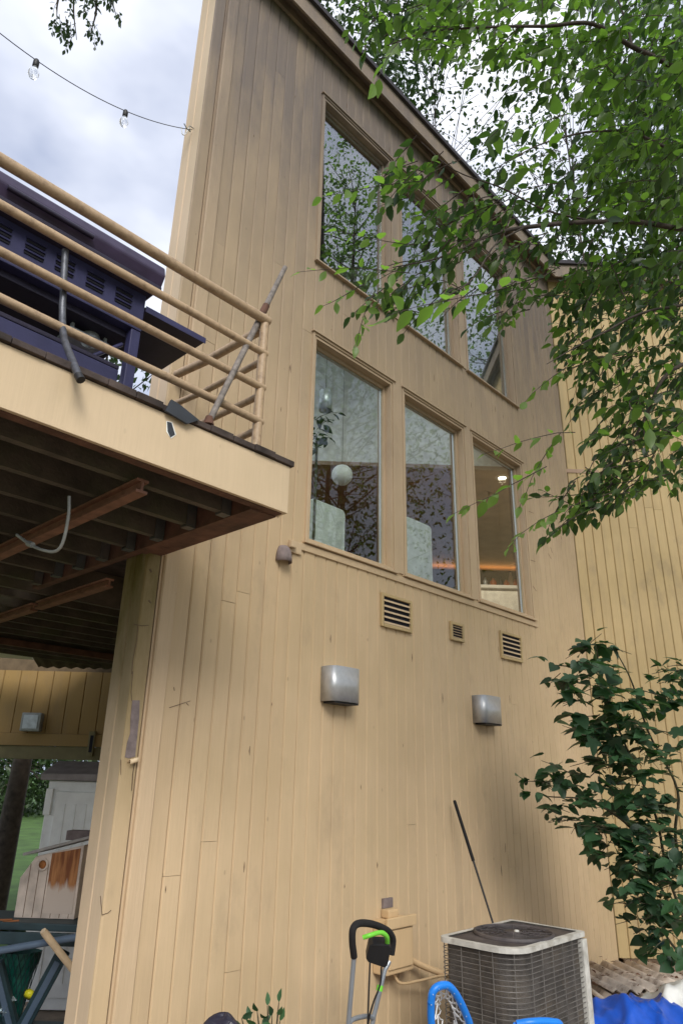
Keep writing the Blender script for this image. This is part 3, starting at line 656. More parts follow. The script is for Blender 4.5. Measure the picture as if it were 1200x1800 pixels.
for x in (GX0+.02, GX1-.04):
    mb = MB(); mb.lathe((x, GY+.03, 3.112), [(0, -.012), (.032, -.012), (.036, 0), (.032, .012), (0, .012)], 14, (1, 0, 0)); mb.build('caster', M_BLACK, grill)
gbox(GX0+.056, GX1-.075, GY+.03, GY+.045, 3.13, 3.52, 'lower_panel', M_GRILL); gbox(GX0+.056, GX1-.06, GY+.046, -.05, 3.125, 3.15, 'bottom_shelf', M_GRILLD)
gbox(GX0+.056, GX1-.075, GY+.028, GY+.047, 3.521, 3.545, 'panel_rail', M_GRILLD)
mb = MB(); mb.box((GX1+.002, GY-.01, 3.905), (1.885, -.05, 3.93)); mb.build('side_shelf', M_GRILLD, grill, .006)
MB().box((GX1+.002, GY-.014, 3.90), (1.89, GY-.0105, 3.935)).build('shelf_edge', M_GRILL, grill)
gbox(1.18, 1.40, GY+.12, -.22, 3.69, 3.705, 'grease_tray', M_GALV); 
for x in (1.19, 1.37): gbox(x, x+.015, GY+.13, GY+.15, 3.706, 3.734, 'tray_hanger', M_GALV, 0)
mb = MB(); mb.tube([(1.44, GY+.07, 3.70), (1.20, GY+.07, 3.46)], .012, 6); mb.build('brace', M_GRILL, grill)
# regulator hanging under the firebox
c = gh(160, 590, -.38); rg = thing('gas_regulator', 'pale regulator with yellow fin hanging under the grill', 'regulator', tuple(c))
MB().lathe(c, [(0, -.06), (.04, -.055), (.05, -.02), (.042, .01), (.022, .04), (.02, .09), (0, .09)], 12).build('body', M_GALV, rg)
mb = MB(); mb.box((c[0]-.075, c[1]-.008, c[2]+.055), (c[0]+.06, c[1]+.008, c[2]+.085)); mb.box((c[0]+.045, c[1]-.008, c[2]+.086), (c[0]+.065, c[1]+.008, c[2]+.12)); mb.build('fin', M_HANDLE, rg, .004)
mb = MB(); mb.tube(spline([c+[0, 0, .09], c+[.03, .05, .14], c+[.12, .02, .11], c+[.2, .05, .16], c+[.2, .06, .22]], 5), .008, 8); mb.build('hose', M_BLACK, rg)
# papers / box left on the deck beside the grill
c = gh(222, 668, -.50); bx = thing('storage_box', 'white cardboard box on the deck under the grill', 'box', (c[0], c[1], ZD+.03))
mb = MB(); mb.box((c[0]-.11, c[1]-.1, ZD+.03), (c[0]+.12, c[1]+.16, ZD+.115)); mb.build('body', M_SHEET, bx, .004)
mb = MB(); mb.prism([(c[0]-.11, c[1]-.101, ZD+.117), (c[0]+.12, c[1]-.101, ZD+.117), (c[0]+.12, c[1]-.02, ZD+.15), (c[0]-.11, c[1]-.02, ZD+.15)], (0, 0, .004)); mb.build('flap', M_SHEET, bx)

# ------------------------------------------------------------------ string lights
hk = np.array([XL-.012, .10, 6.18]); e2 = at(-70, 0, 3.3)
sl = thing('string_light', 'string light cable with clear bulbs strung from the house corner', 'string light', tuple(hk))
pts = [lerp(hk, e2, t_)-np.array([0, 0, .16*4*t_*(1-t_)]) for t_ in np.linspace(0, 1, 25)]
mb = MB(); mb.tube(pts, .0026, 6); mb.build('cable', M_CABL, sl)
mb = MB(); mb.tube(spline([hk+[.0115, 0, .02], hk+[-.02, 0, .02], hk+[-.03, 0, -.01], hk+[-.012, 0, -.03], hk+[-.05, -.02, -.055], hk+[-.09, -.03, -.04]], 4), .004, 6); mb.build('hook', M_COND, sl)
mb = MB(); mb.tube(spline([hk+[-.03, 0, -.01], hk+[-.05, .0, -.09], hk+[-.075, 0, -.11], hk+[-.09, 0, -.05]], 5), .004, 6); mb.build('cable_end', M_NET, sl)
for px in (221, 57):
    best = min(pts, key=lambda p: abs((600+FPX*((p-CAM)@cr)/((p-CAM)@cf))-px)); c = np.array(best)
    MB().lathe(c, [(0, .004), (.012, .003), (.0165, -.01), (.0165, -.045), (.012, -.05), (0, -.05)], 12).build('socket', M_BLACK, sl)
    MB().lathe(c, [(.0, -.048), (.013, -.05), (.015, -.06), (.026, -.085), (.028, -.10), (.022, -.12), (.01, -.132), (0, -.134)], 14).build('bulb', M_BULB, sl)

# ------------------------------------------------------------------ passage under the deck
n45 = np.array([S45, S45, 0]); hp = np.array([4.52, 4.52, 0])
HH = lambda x, y, k=0: hit(x, y, hp-n45*k, n45)
hd = thing('passage_header', 'ochre boarded header wall across the passage under the deck', 'header wall', (4.52, 4.52, 1.75))
D2 = np.array([-S45, S45, 0]); N2 = -n45
o2 = np.array([5.35, 3.69, 0])
zz = lambda y, x=100: HH(x, y)[2]
zt, zb1, zb2, zb3 = zz(1180), zz(1290), zz(1312), zz(1335)
bw_ = sheath(hd, 'backing', o2, D2, N2, .0, 6.5, zb1, 3.0, [], M_SHEATH)
siding(bw_, o2, D2, N2, .0, 4.2, zb1+.002, zt, M_HEAD, bw=.20, joints=0)
def hboard(z0, z1, out_, name, mat):
    c = o2+D2*3.2+N2*(out_/2-.04); MB().obox(P3(c, (z0+z1)/2), D2, N2, (0, 0, 1), (3.2, out_/2+.04, (z1-z0)/2)).build(name, mat, hd, .003)
hboard(zb2+.002, zb1-.002, .03, 'beam', M_HEAD); hboard(zb3, zb2-.002, .012, 'track_cover', M_OLIVE)
c = HH(60, 1270); fl = thing('flood_light', 'square grey flood light fixed on the ochre header wall', 'flood light', tuple(c))
mb = MB(); mb.obox(c+N2*.055, D2, N2, (0, 0, 1), (.115, .053, .105)); mb.build('housing', M_COND, fl, .012)
mb = MB(); mb.obox(c+N2*.112, D2, N2, (0, 0, 1), (.085, .004, .078)); mb.build('lens', M_GALV, fl, .003)
c = HH(163, 1308, -.0)+N2*.04; sw = thing('bracket_box', 'small black bracket box at the right end of the header', 'bracket', tuple(c))
mb = MB(); mb.obox(c, D2, N2, (0, 0, 1), (.035, .03, .14)); mb.build('body', M_OLIVE, sw, .004); mb = MB(); mb.obox(c+N2*.032-D2*.004, D2, N2, (0, 0, 1), (.018, .003, .095)); mb.build('slot', M_SLOT, sw)
# torn soffit sheets sagging below the far joists
a = [HH(x, y, k) for x, y, k in ((-60, 1122, .9), (42, 1135, .9), (50, 1147, .6), (60, 1160, .4), (-60, 1152, .4))]
MB().prism(a, (0, 0, .008)).build('torn_panel', M_CEM, deck, label='pale torn soffit panel sagging under the far joists')
mb = MB(); P0, P1, P2 = HH(45, 1133, 1.0), HH(215, 1137, 1.0), HH(68, 1172, .35); n_ = 30; vs = []
for j in range(2):
    for i in range(n_+1):
        p = lerp(P0, P1, i/n_)+(P2-P0)*j+np.array([0, 0, .012*math.sin(i*1.6)]); vs.append(p)
mb.add(vs, [(i, i+1, n_+1+i+1, n_+1+i) for i in range(n_)], True); cs = mb.build('corrugated_sheet', M_JOIST, deck); cs.modifiers.new('s', 'SOLIDIFY').thickness = .006
fbox(-2, 4.2, 3.4, 3.45, 2.74, 2.80, 'ledger', M_RIM)

# white storage cabinet
c = at(118, 1345, 5.6); ang = R_(-46); ca = np.array([math.cos(ang), math.sin(ang), 0]); cb = np.array([-ca[1], ca[0], 0])
lc = at(70, 1480, 5.6); ZS = at(72, 1372, 5.6)[2]
sh = thing('storage_cabinet', 'white plastic storage cabinet with grey lid in the passage', 'cabinet', (lc[0], lc[1], -.05))
W_, D_ = 1.0, .55; base = np.array([lc[0], lc[1], 0])
mb = MB(); mb.obox(base+ca*W_/2+cb*D_/2+[0, 0, ZS/2-.02], ca, cb, (0, 0, 1), (W_/2, D_/2, ZS/2+.02)); mb.build('body', M_SHEDW, sh, .012)
for i in range(2):
    mb = MB(); cc = base+ca*(.085+.43*i+.205)-cb*.012+[0, 0, ZS*.5-.02]; mb.obox(cc, ca, cb, (0, 0, 1), (.208, .011, ZS*.46)); d_ = mb.build('door', M_SHEDW, sh, .006)
    for k in range(4):
        mb = MB(); mb.obox(cc+ca*(-.13+.087*k)-cb*.013, ca, cb, (0, 0, 1), (.012, .004, ZS*.40)); mb.build('rib', M_SHEDW, d_, .002)
mb = MB(); mb.obox(base+ca*.03-cb*.02+[0, 0, ZS-.16], ca, cb, (0, 0, 1), (.028, .02, .10)); mb.build('hinge', M_SHEDW, sh, .006)
mb = MB(); 
q = lambda u, v, z: base+ca*u+cb*v+np.array([0, 0, z])
mb.prism([q(-.05, -.07, ZS+.003), q(-.05, -.07, ZS+.055), q(-.05, D_*.5, ZS+.16), q(-.05, D_+.05, ZS+.055), q(-.05, D_+.05, ZS+.003)], ca*(W_+.1)); mb.build('lid', M_SHEDR, sh, .01)

# folding bench with birdhouse and clutter
bl, br = at(-30, 1636, 4.4), at(150, 1608, 4.4); bx_ = unit([br[0]-bl[0], br[1]-bl[1], 0]); by_ = np.array([-bx_[1], bx_[0], 0])
if by_@cf < 0: by_ = -by_
TZ = (bl[2]+br[2])/2
bench = thing('folding_bench', 'dark teal plastic folding workbench beside the house corner', 'workbench', (bl[0], bl[1], 0))
bo = np.array([bl[0], bl[1], 0]); BW = .95; Q = lambda u, v, z: bo+bx_*u+by_*v+np.array([0, 0, z])
u0 = -.15
mb = MB(); mb.obox(Q(.32, .18, TZ-.02), bx_, by_, (0, 0, 1), (.48, .20, .022)); mb.build('top', M_BENCH, bench, .008)
mb = MB(); mb.obox(Q(.32, -.01, TZ-.085), bx_, by_, (0, 0, 1), (.47, .012, .035)); mb.build('apron', M_BENCH, bench, .005)
pz = lambda x, y, d=4.38: at(x, y, d)
for (p, q_) in (((112, 1672), (38, 1810)), ((-6, 1690), (28, 1830))):
    a, b2 = pz(*p), pz(*q_); dd = unit(b2-a); e = b2+dd*.45
    sd_ = unit(np.cross(dd, cf)); mb = MB(); mb.obox((a+e)/2, dd, sd_, np.cross(dd, sd_), (np.linalg.norm(e-a)/2, .042, .02)); g_ = mb.build('leg', M_BENCH, bench, .008)
    mb = MB(); mb.obox((a+e)/2-cf*.022, dd, sd_, np.cross(dd, sd_), (np.linalg.norm(e-a)/2-.06, .018, .003)); mb.build('leg_rib', M_BTUBE, g_)
mb = MB(); mb.tube([pz(-40, 1678, 4.25), pz(150, 1645, 4.25)], .021, 12); mb.build('cross_tube', M_BTUBE, bench)
for dx in (.02, .7):
    mb = MB(); mb.tube([Q(dx, .34, TZ-.05), Q(dx+.05, .42, 0)], .02, 8); mb.build('back_leg', M_BENCH, bench)
mb = MB(); mb.obox(Q(.30, .14, .12), bx_, by_, (0, 0, 1), (.44, .15, .012)); mb.build('lower_shelf', M_BENCH, bench)
# birdhouse
def stain_mat(zedge):
    m, t, b = newmat('worn_stain'); n = t.nodes.new; l = t.links.new; b.inputs['Roughness'].default_value = .8
    g = n('ShaderNodeNewGeometry'); sx = n('ShaderNodeSeparateXYZ'); l(g.outputs['Position'], sx.inputs[0])
    mp = n('ShaderNodeMapping'); mp.inputs['Scale'].default_value = (1, 1, .12); l(g.outputs['Position'], mp.inputs[0])
    nz = n('ShaderNodeTexNoise'); nz.inputs['Scale'].default_value = 38; nz.inputs['Detail'].default_value = 5; l(mp.outputs[0], nz.inputs['Vector'])
    ad = n('ShaderNodeMath'); ad.operation = 'MULTIPLY_ADD'; ad.inputs[1].default_value = .16; l(nz.outputs['Fac'], ad.inputs[0]); l(sx.outputs['Z'], ad.inputs[2])
    r = n('ShaderNodeMapRange'); r.inputs['From Min'].default_value = zedge+.055; r.inputs['From Max'].default_value = zedge+.10; l(ad.outputs[0], r.inputs[0])
    dk = n('ShaderNodeMixRGB'); dk.inputs[1].default_value = (.17, .055, .018, 1); dk.inputs[2].default_value = (.42, .19, .07, 1); r2 = n('ShaderNodeMapRange'); r2.inputs['From Min'].default_value = .36; r2.inputs['From Max'].default_value = .64; l(nz.outputs['Fac'], r2.inputs[0]); l(r2.outputs[0], dk.inputs[0])
    mx = n('ShaderNodeMixRGB'); mx.inputs[1].default_value = (.52, .44, .38, 1); l(r.outputs[0], mx.inputs[0]); l(dk.outputs[0], mx.inputs[2]); l(mx.outputs[0], b.inputs['Base Color']); return m
Tz = TZ+.004
bh = thing('birdhouse', 'weathered birdhouse with orange worn side and sloping grey roof', 'birdhouse', tuple(Q(.35, .2, Tz)))
pq = lambda x, y, d=4.55: at(x, y, d)
f0, f1, f2, f3 = pq(28, 1612), pq(140, 1600), pq(140, 1490), pq(52, 1503)
base_z = Tz
sx0 = Q(0, 0, 0); 
def BH(u, v, z): return Q(u, v, z)
ul = (f0-bo)@bx_; ur = ul+.40; um = (pq(80, 1505)-bo)@bx_; zl = pq(52, 1508)[2]; zsh = pq(30, 1545)[2]
mb = MB(); mb.prism([BH(ul, .12, base_z), BH(ur, .12, base_z), BH(ur, .12, zl+.075), BH(ul+.085, .12, zl), BH(ul, .12, zsh)], by_*.24); body = mb.build('body', M_BIRD, bh, .004)
for k in range(1, 7):
    u = ul+.06*k; mb = MB(); mb.obox(BH(u, .1195, base_z+.16), bx_, by_, (0, 0, 1), (.0016, .002, .155)); mb.build('board_joint', M_CRACK, body)
# worn orange board with ragged lower end
us = um-.0; pts_ = [BH(us, .116, zl+.02), BH(us+.19, .116, zl+.055), BH(us+.19, .116, base_z+.03), BH(us, .116, base_z+.03)]
MB().prism(pts_, by_*.0035).build('stained_board', stain_mat(zl-.17), bh)
hc = pq(66, 1522); mb = MB(); mb.lathe(BH((hc-bo)@bx_, .117, hc[2]), [(.026, 0), (.026, .008), (.038, .008), (.04, 0)], 18, -by_); mb.build('entrance_ring', M_BIRD, bh)
mb = MB(); mb.lathe(BH((hc-bo)@bx_, .1185, hc[2]), [(0, .002), (.026, .002), (.026, 0)], 16, -by_); mb.build('entrance_hole', M_BIRDO, bh)
rl = BH(ul-.0+.02, .06, zl+.0); rr_ = BH(ur+.06, .06, zl+.115)
mb = MB(); dd = unit(rr_-rl); mb.obox((rl+rr_)/2+by_*.19+[0, 0, .014], dd, by_, np.cross(dd, by_), (np.linalg.norm(rr_-rl)/2, .19, .009)); mb.build('roof', M_BIRDR, bh, .003)
mb = MB(); mb.obox(BH(us+.13, .25, zl+.125), bx_, by_, (0, 0, 1), (.09, .05, .03)); mb.build('ridge_block', M_RAW, bh, .004)
# clutter
a, b2 = pz(76, 1636, 4.15), pz(118, 1690, 4.22); dd = unit(b2-a); mb = MB(); mb.tube([a, a+dd*.02, b2+dd*.5], [.018, .0215, .0215], 12)
tag(mb.build('broom_handle', M_HANDLE), 'pale round wooden handle sticking out by the house corner', 'handle')
mb = MB(); cc = at(28, 1712, 4.55); rows = []
for i in range(9):
    tt = i/8; rr_ = .14*(1-.55*tt)*(1+.05*math.sin(i*2))
    rows.append([cc+bx_*(math.cos(a_)*rr_*(1+.10*math.sin(3*a_+i)))+by_*math.sin(a_)*rr_*.7+np.array([0, 0, .13-.38*tt]) for a_ in np.linspace(0, 2*math.pi, 15)[:-1]])
mb.add([p for r_ in rows for p in r_], [(i*14+j, i*14+(j+1) % 14, (i+1)*14+(j+1) % 14, (i+1)*14+j) for i in range(8) for j in range(14)], True)
bg_ = thing('mesh_bag', 'dark green mesh bag with silver wrapping hanging between bench legs', 'bag', tuple(cc)); mb.build('sack', M_BAG, bg_)
mb = MB()
for i in range(-6, 7):
    for s_ in (-1, 1):
        ln = []
        for k in range(9):
            tt = k/8; a_ = (i*.26+s_*tt*1.0); rr_ = .146*(1-.55*tt)
            d_ = -by_*math.cos(a_)*rr_*.72+bx_*math.sin(a_)*rr_*1.04; ln.append(cc+d_+np.array([0, 0, .13-.38*tt]))
        mb.tube(ln, .0022, 4)
mb.build('netting', M_BENCH, bg_)
mb = MB()
for i in range(10):
    p = cc-by_*.125+bx_*random.uniform(-.05, .05)+np.array([0, 0, random.uniform(-.2, .0)]); mb.obox(p, unit(rng.normal(size=3)), unit(rng.normal(size=3)), unit(rng.normal(size=3)), (.028, .012, .022))
mb.build('silver_wrap', M_SILV, bg_)
p = at(52, 1748, 4.5); mb = MB(); mb.lathe(p, [(0, -.02), (.03, -.018), (.036, 0), (.03, .018), (0, .02)], 12, (.5, .3, .6)); tag(mb.build('lid', M_YEL), 'small bright yellow lid wedged by the bench leg', 'lid')
p = at(35, 1765, 4.6); mb = MB()
for i in range(7): mb.obox(p+np.array([random.uniform(-.05, .05), random.uniform(-.05, .05), .012*i-.06]), unit([1, random.uniform(-.4, .4), 0]), unit([random.uniform(-.4, .4), 1, 0]), (0, 0, 1), (.07, .05, .005))
tag(mb.build('scrap_wood', M_BIRD), 'small pile of wood scraps under the bench', 'wood scraps')
p = at(32, 1785, 4.55); mb = MB(); mb.obox(p-[0, 0, .03], bx_, by_, (0, 0, 1), (.075, .05, .03)); tag(mb.build('metal_tin', M_GALV, None, .01), 'dull grey tin below the wood scraps', 'tin')
for k, (x, y) in enumerate(((20, 1619), (8, 1617))):
    p = at(x, y, 4.3); mb = MB(); mb.tube([p-bx_*.05, p, p+bx_*.05+[0, 0, .004]], .006, 6)
    tag(mb.build('wood_stick', M_RUST), ('reddish stick on the bench top nearest the birdhouse', 'reddish stick on the bench top at the far end from the birdhouse')[k], 'stick', 'sticks on the bench top')

# ------------------------------------------------------------------ air conditioner
AX0, AX1, AY0, AY1, AZ = 3.955, 4.80, -1.10, -.57, .735
ac = thing('air_conditioner', 'grey outdoor air conditioner unit with wire guard and dark fan top', 'air conditioner', (4.35, -.8, 0))
def rrect(x0, x1, y0, y1, rad, k=6):
    P = []
    for cx, cy, a0 in ((x0+rad[0], y0+rad[0], math.pi), (x1-rad[1], y0+rad[1], 1.5*math.pi), (x1-rad[2], y1-rad[2], 0), (x0+rad[3], y1-rad[3], .5*math.pi)):
        P.append((cx, cy, a0))
    o = []
    for (cx, cy, a0), r_ in zip(P, rad):
        for i in range(k+1): o.append((cx+r_*math.cos(a0+math.pi/2*i/k), cy+r_*math.sin(a0+math.pi/2*i/k)))
    return o
RAD = (.16, .02, .02, .05)
ring = lambda k: rrect(AX0+k, AX1-k, AY0+k, AY1-k, tuple(max(.004, r_-k*.6) for r_ in RAD))
MB().prism([(x, y, .05) for x, y in ring(.03)], (0, 0, AZ-.09)).build('coil', M_ACFIN, ac)
MB().prism([(x, y, .0) for x, y in ring(.0)], (0, 0, .05)).build('base_pan', M_ACM, ac)
mb = MB(); oP, iP = ring(-.004), ring(.035); n_ = len(oP)
vs = [(x, y, z) for z in (AZ-.028, AZ) for x, y in oP]+[(x, y, AZ) for x, y in iP]+[(x, y, AZ-.028) for x, y in iP]
mb.add(vs, [(i, (i+1) % n_, n_+(i+1) % n_, n_+i) for i in range(n_)]+[(n_+i, n_+(i+1) % n_, 2*n_+(i+1) % n_, 2*n_+i) for i in range(n_)]+[(3*n_+i, 3*n_+(i+1) % n_, (i+1) % n_, i) for i in range(n_)])
mb.build('top_rim', M_ACM, ac)
mb = MB(); cx, cy = (AX0+AX1)/2, (AY0+AY1)/2; nn = 48; iP = ring(.036)
MB().prism([(x, y, AZ-.012) for x, y in iP], (0, 0, .006)).build('top_panel', M_ACTOP, ac)
mb = MB()
mb.lathe((cx, cy, AZ), [(.245, -.005), (.245, .012), (.232, .016), (.228, -.004)], 40)
for r_ in (.06, .095, .13, .165, .20): mb.tube([(cx+r_*math.cos(a_), cy+r_*math.sin(a_), AZ+.012-.05*(r_/.23)**2*.0) for a_ in np.linspace(0, 2*math.pi, 33)], .0025, 4, False)
for a_ in np.linspace(0, math.pi, 7)[:-1]: mb.tube([(cx+.235*math.cos(a_), cy+.235*math.sin(a_), AZ+.010), (cx-.235*math.cos(a_), cy-.235*math.sin(a_), AZ+.010)], .003, 4)
mb.build('fan_guard', M_ACTOP, ac)
mb = MB(); mb.lathe((cx, cy, AZ), [(0, .016), (.05, .014), (.055, .0), (.05, -.002)], 20); mb.build('fan_hub', M_ACTOP, ac)
mb = MB(); mb.lathe((cx-.01, cy-.03, AZ+.016), [(0, .01), (.014, .008), (.016, 0)], 10); mb.build('hub_cap', M_ACM, ac)
g = MB(); gp = ring(.008)
path = [p for p in gp]  # wire guard
def rpath(z): return [(x, y, z) for x, y in gp]+[(gp[0][0], gp[0][1], z)]
zs_ = np.arange(.07, AZ-.045, .0265)
for z in zs_: g.tube(rpath(z), .0026, 5, False)
tot = []; cl = rpath(0); acc = 0
for a_, b2 in zip(cl[:-1], cl[1:]):
    a_, b2 = np.array(a_), np.array(b2); ln = np.linalg.norm(b2-a_); s_ = 0
    while acc <= ln+1e-9 and ln > 0:
        p = a_+(b2-a_)*acc/ln; tot.append(p); acc += .125
    acc -= ln
for p in tot: g.tube([(p[0], p[1], .05), (p[0], p[1], AZ-.03)], .0032, 5)
g.build('wire_guard', M_ACW, ac)
mb = MB(); mb.box((AX1-.055, AY0-.007, .02), (AX1+.006, AY0+.03, AZ-.041)); mb.box((AX1-.03, AY0+.0305, .02), (AX1+.006, AY1, AZ-.041)); mb.build('corner_post', M_ACM, ac, .003)

# rod standing behind the unit
a, b2 = np.array([4.845, -.40, .02]), hit(798, 1407, (0, -.06, 0), (0, 1, 0)); tip = hit(865, 1620, (0, -.36, 0), (0, 1, 0))
dd = unit(b2-tip); a = tip-dd*(tip[2]/dd[2])
rd = thing('thin_rod', 'thin black rod leaning on the wall behind the air conditioner', 'rod', tuple(a))
mb = MB(); mb.tube([a, lerp(a, b2, .72)], [.006, .008], 8); mb.build('shaft', M_ROD, rd)
mb = MB(); mb.tube([lerp(a, b2, .72), lerp(a, b2, .995), b2], [.0125, .0125, .009], 8); mb.build('grip', M_FOAM, rd)

# ------------------------------------------------------------------ mower handle
mw = thing('push_mower', 'push mower handle with black foam grip and lime green lever', 'mower', tuple(np.array([*at(640, 1900, 3.6)[:2], 0])))
dl, dr = 3.45, 3.75
G = lambda x, y: at(x, y, dl+(dr-dl)*(x-615)/75)
bar = spline([G(622, 1682), G(619, 1655), G(620, 1634), G(628, 1624), G(645, 1623), G(665, 1628), G(682, 1637), G(690, 1650), G(689, 1668), G(684, 1700)], 6)
mb = MB(); mb.tube(bar[:-4], .0175, 12); mb.build('grip', M_FOAM, mw)
lf = [G(622, 1680), G(612, 1800), G(606, 1870)]; rt = [G(684, 1690), G(676, 1705), G(657, 1785), G(640, 1870)]
mb = MB(); mb.tube(lf, .0125, 12); mb.build('handle_tube', M_STEELT, mw); mb = MB(); mb.tube(rt, .0125, 12); mb.build('handle_tube', M_STEELT, mw)
mb = MB(); mb.tube(spline([G(612, 1800), G(622, 1791), G(645, 1786), G(656, 1790)], 5), .0115, 10); mb.build('cross_bar', M_STEELT, mw)
mb = MB(); mb.tube(spline([at(638, 1648, 3.45), at(650, 1644, 3.45), at(663, 1640, 3.48), at(672, 1640, 3.5), at(680, 1648, 3.52), at(680, 1664, 3.55)], 5), [.011]*15+[.012]*11, 10); mb.build('bail_lever', M_GREEN, mw)
mb = MB(); bcp = [at(x, y, 3.52) for x, y in ((648, 1664), (655, 1660), (684, 1661), (687, 1668), (681, 1698), (676, 1702), (647, 1692), (643, 1686))]
mb.prism(bcp, cf*.07); mb.build('control_box', M_BLACK, mw, .006)
for pth in ([(650, 1692), (648, 1740), (646, 1800), (644, 1850)], [(670, 1700), (668, 1730), (655, 1765), (647, 1800), (645, 1850)]):
    mb = MB(); mb.tube(spline([at(x, y, 3.5) for x, y in pth], 5), .0045, 6); mb.build('control_cable', M_CABL, mw)
c = at(667, 1737, 3.58); mb = MB(); mb.tube([c-[.004, 0, .012], c+[.004, 0, .012]], .0165, 10); mb.build('cable_clip', M_GREEN, mw)
mb = MB(); p1, p2 = at(606, 1870, 3.5), at(640, 1870, 3.6); 
bc_ = np.array([*at(610, 1950, 3.7)[:2], .15]); mb.obox(bc_, unit([cr[0], cr[1], 0]), unit([cf[0], cf[1], 0]), (0, 0, 1), (.19, .24, .09)); mb.build('mower_body', M_BLACK, mw, .04)
mb = MB(); mb.tube([p1, bc_+np.array([-.1, .1, .08])], .0125, 8); mb.tube([p2, bc_+np.array([.12, .1, .08])], .0125, 8); mb.build('lower_handle', M_STEELT, mw)
for s1 in (-1, 1):
    for s2 in (-1, 1):
        mb = MB(); mb.lathe(bc_+unit([cr[0], cr[1], 0])*s1*.20+unit([cf[0], cf[1], 0])*s2*.17-[0, 0, .07], [(0, -.02), (.08, -.02), (.085, 0), (.08, .02), (0, .02)], 16, unit([cr[0], cr[1], 0])); mb.build('wheel', M_BLACK, mw)

# ------------------------------------------------------------------ blue hoop with net
hpx = [(757, 1762), (760, 1744), (770, 1734), (785, 1732), (797, 1742), (808, 1760), (818, 1782), (826, 1806), (828, 1850), (815, 1880), (790, 1880), (768, 1850), (758, 1800)]
HP_ = spline([at(x, y, 3.0+.0015*(x-757)) for x, y in hpx]+[at(757, 1762, 3.0)], 4)
ho = thing('net_hoop', 'bright blue oval plastic hoop with white string net', 'net hoop', tuple(at(795, 1880, 3.05)))
mb = MB(); mb.tube(HP_, .0165, 10, False); mb.build('rim', M_BLUE, ho)
hc = np.mean(HP_, axis=0); mb = MB(); ax1 = unit(at(790, 1732, 3.03)-at(795, 1880, 3.05)); ax2 = unit(cr-ax1*(cr@ax1)); dp = cf
m_ = len(HP_)-1; rowsN = []
for k in range(4):
    t_ = k/3; rowsN.append([lerp(HP_[i], hc, t_*.66)+dp*(.10*t_)+np.array([0, 0, -.02*t_]) for i in range(0, m_, 4)])
L_ = len(rowsN[0])
for k in range(3):
    for i in range(L_):
        a = rowsN[k][i]; j = (i+(k % 2)) % L_; j2 = (i-1+(k % 2)) % L_
        for jj in (j, j2):
            b2 = rowsN[k+1][jj]; mid = (a+b2)/2+np.array([0, 0, -.006]); mb.tube([a, mid, b2], .0032, 5)
for i in range(0, L_): 
    a = rowsN[0][i]; mb.tube([a+cf*.017+ax2*.003, a-cf*.018, a+cf*.012-ax2*.012], .0034, 5)
mb.build('net', M_NET, ho)
p0 = at(880, 1803, 2.9); mb = MB(); mb.tube(spline([at(908, 1801, 2.95), at(935, 1797, 2.95), at(968, 1797, 2.98), at(985, 1806, 3.0), at(985, 1860, 3.0), at(940, 1900, 3.0), at(905, 1860, 2.95), at(908, 1801, 2.95)], 5), .0165, 10)
tag(mb.build('blue_ring', M_BLUE), 'second blue plastic ring just showing before the air conditioner', 'ring')

# ------------------------------------------------------------------ junk by the corner
def cloth(name, mat, c, ux, uy, nx, ny, fn, label, cat):
    mb = MB(); vs = []
    for j in range(ny+1):
        for i in range(nx+1):
            u, v = i/nx*2-1, j/ny*2-1; vs.append(np.array(c)+np.array(ux)*u+np.array(uy)*v+np.array([0, 0, fn(u, v)]))
    mb.add(vs, [(j*(nx+1)+i, j*(nx+1)+i+1, (j+1)*(nx+1)+i+1, (j+1)*(nx+1)+i) for j in range(ny) for i in range(nx)], True)
    o = mb.build(name, mat); o.modifiers.new('s', 'SOLIDIFY').thickness = .003; return tag(o, label, cat)
def fold(seed, amp, base):
    r2 = random.Random(seed); ks = [(r2.uniform(-9, 9), r2.uniform(-9, 9), r2.uniform(0, 6)) for _ in range(8)]
    return lambda u, v: max(.0, base*(1-.55*(u*u+v*v)))+amp*sum((1-abs(math.sin(a*.5*u+b_*.5*v+c_)))**2.2 for a, b_, c_ in ks)/3.2
cloth('tarpaulin', M_TARP, (5.62, -1.0, .0), (.42, -.02, 0), (-.05, .30, 0), 40, 34, fold(3, .10, .15), 'crumpled bright blue tarpaulin on the ground beside the air conditioner', 'tarp')
cloth('white_sheet', M_SHEET, (6.22, -1.30, .0), (.36, -.18, 0), (.15, .30, 0), 34, 30, fold(8, .08, .22), 'crumpled white sheet on the ground at the blue tarp', 'sheet')
def corr(c, ux, uy, lx, ly, label, zt):
    mb = MB(); n_ = 56; vs = []
    for j in range(2):
        for i in range(n_+1): vs.append(np.array(c)+np.array(ux)*lx*(i/n_-.5)+np.array(uy)*ly*(j-.5)+np.array([0, 0, .016*math.sin(i*2*math.pi/8)*1.3+zt*(i/n_)]))
    mb.add(vs, [(i, i+1, n_+1+i+1, n_+1+i) for i in range(n_)], True); o = mb.build('corrugated_panel', M_CORR); o.modifiers.new('s', 'SOLIDIFY').thickness = .004
    return tag(o, label, 'panel', 'corrugated panels on the ground')
corr((6.85, -.50, .075), (.78, -.62, 0), (.62, .78, 0), .85, .9, 'dirty corrugated panel lying flat against the inner corner', .02)
corr((6.45, -.66, .035), (.70, -.71, 0), (.71, .70, 0), .65, .8, 'lower corrugated panel half under another, beside the blue tarp', 0)
# log edging under wall B siding: pale base course
mb = MB(); mb.obox(P3(np.array([XR, 0, 0])+DB*2.5+NB*.018, -.02), DB, NB, (0, 0, 1), (2.46, .017, .035)); mb.build('base_trim', M_CRACK, house)
mb = MB(); mb.obox(P3(np.array([XR, 0, 0])+DB*2.5-NB*.004, -.14), DB, NB, (0, 0, 1), (2.46, .02, .085)); mb.build('base_course', M_SIDB, house)

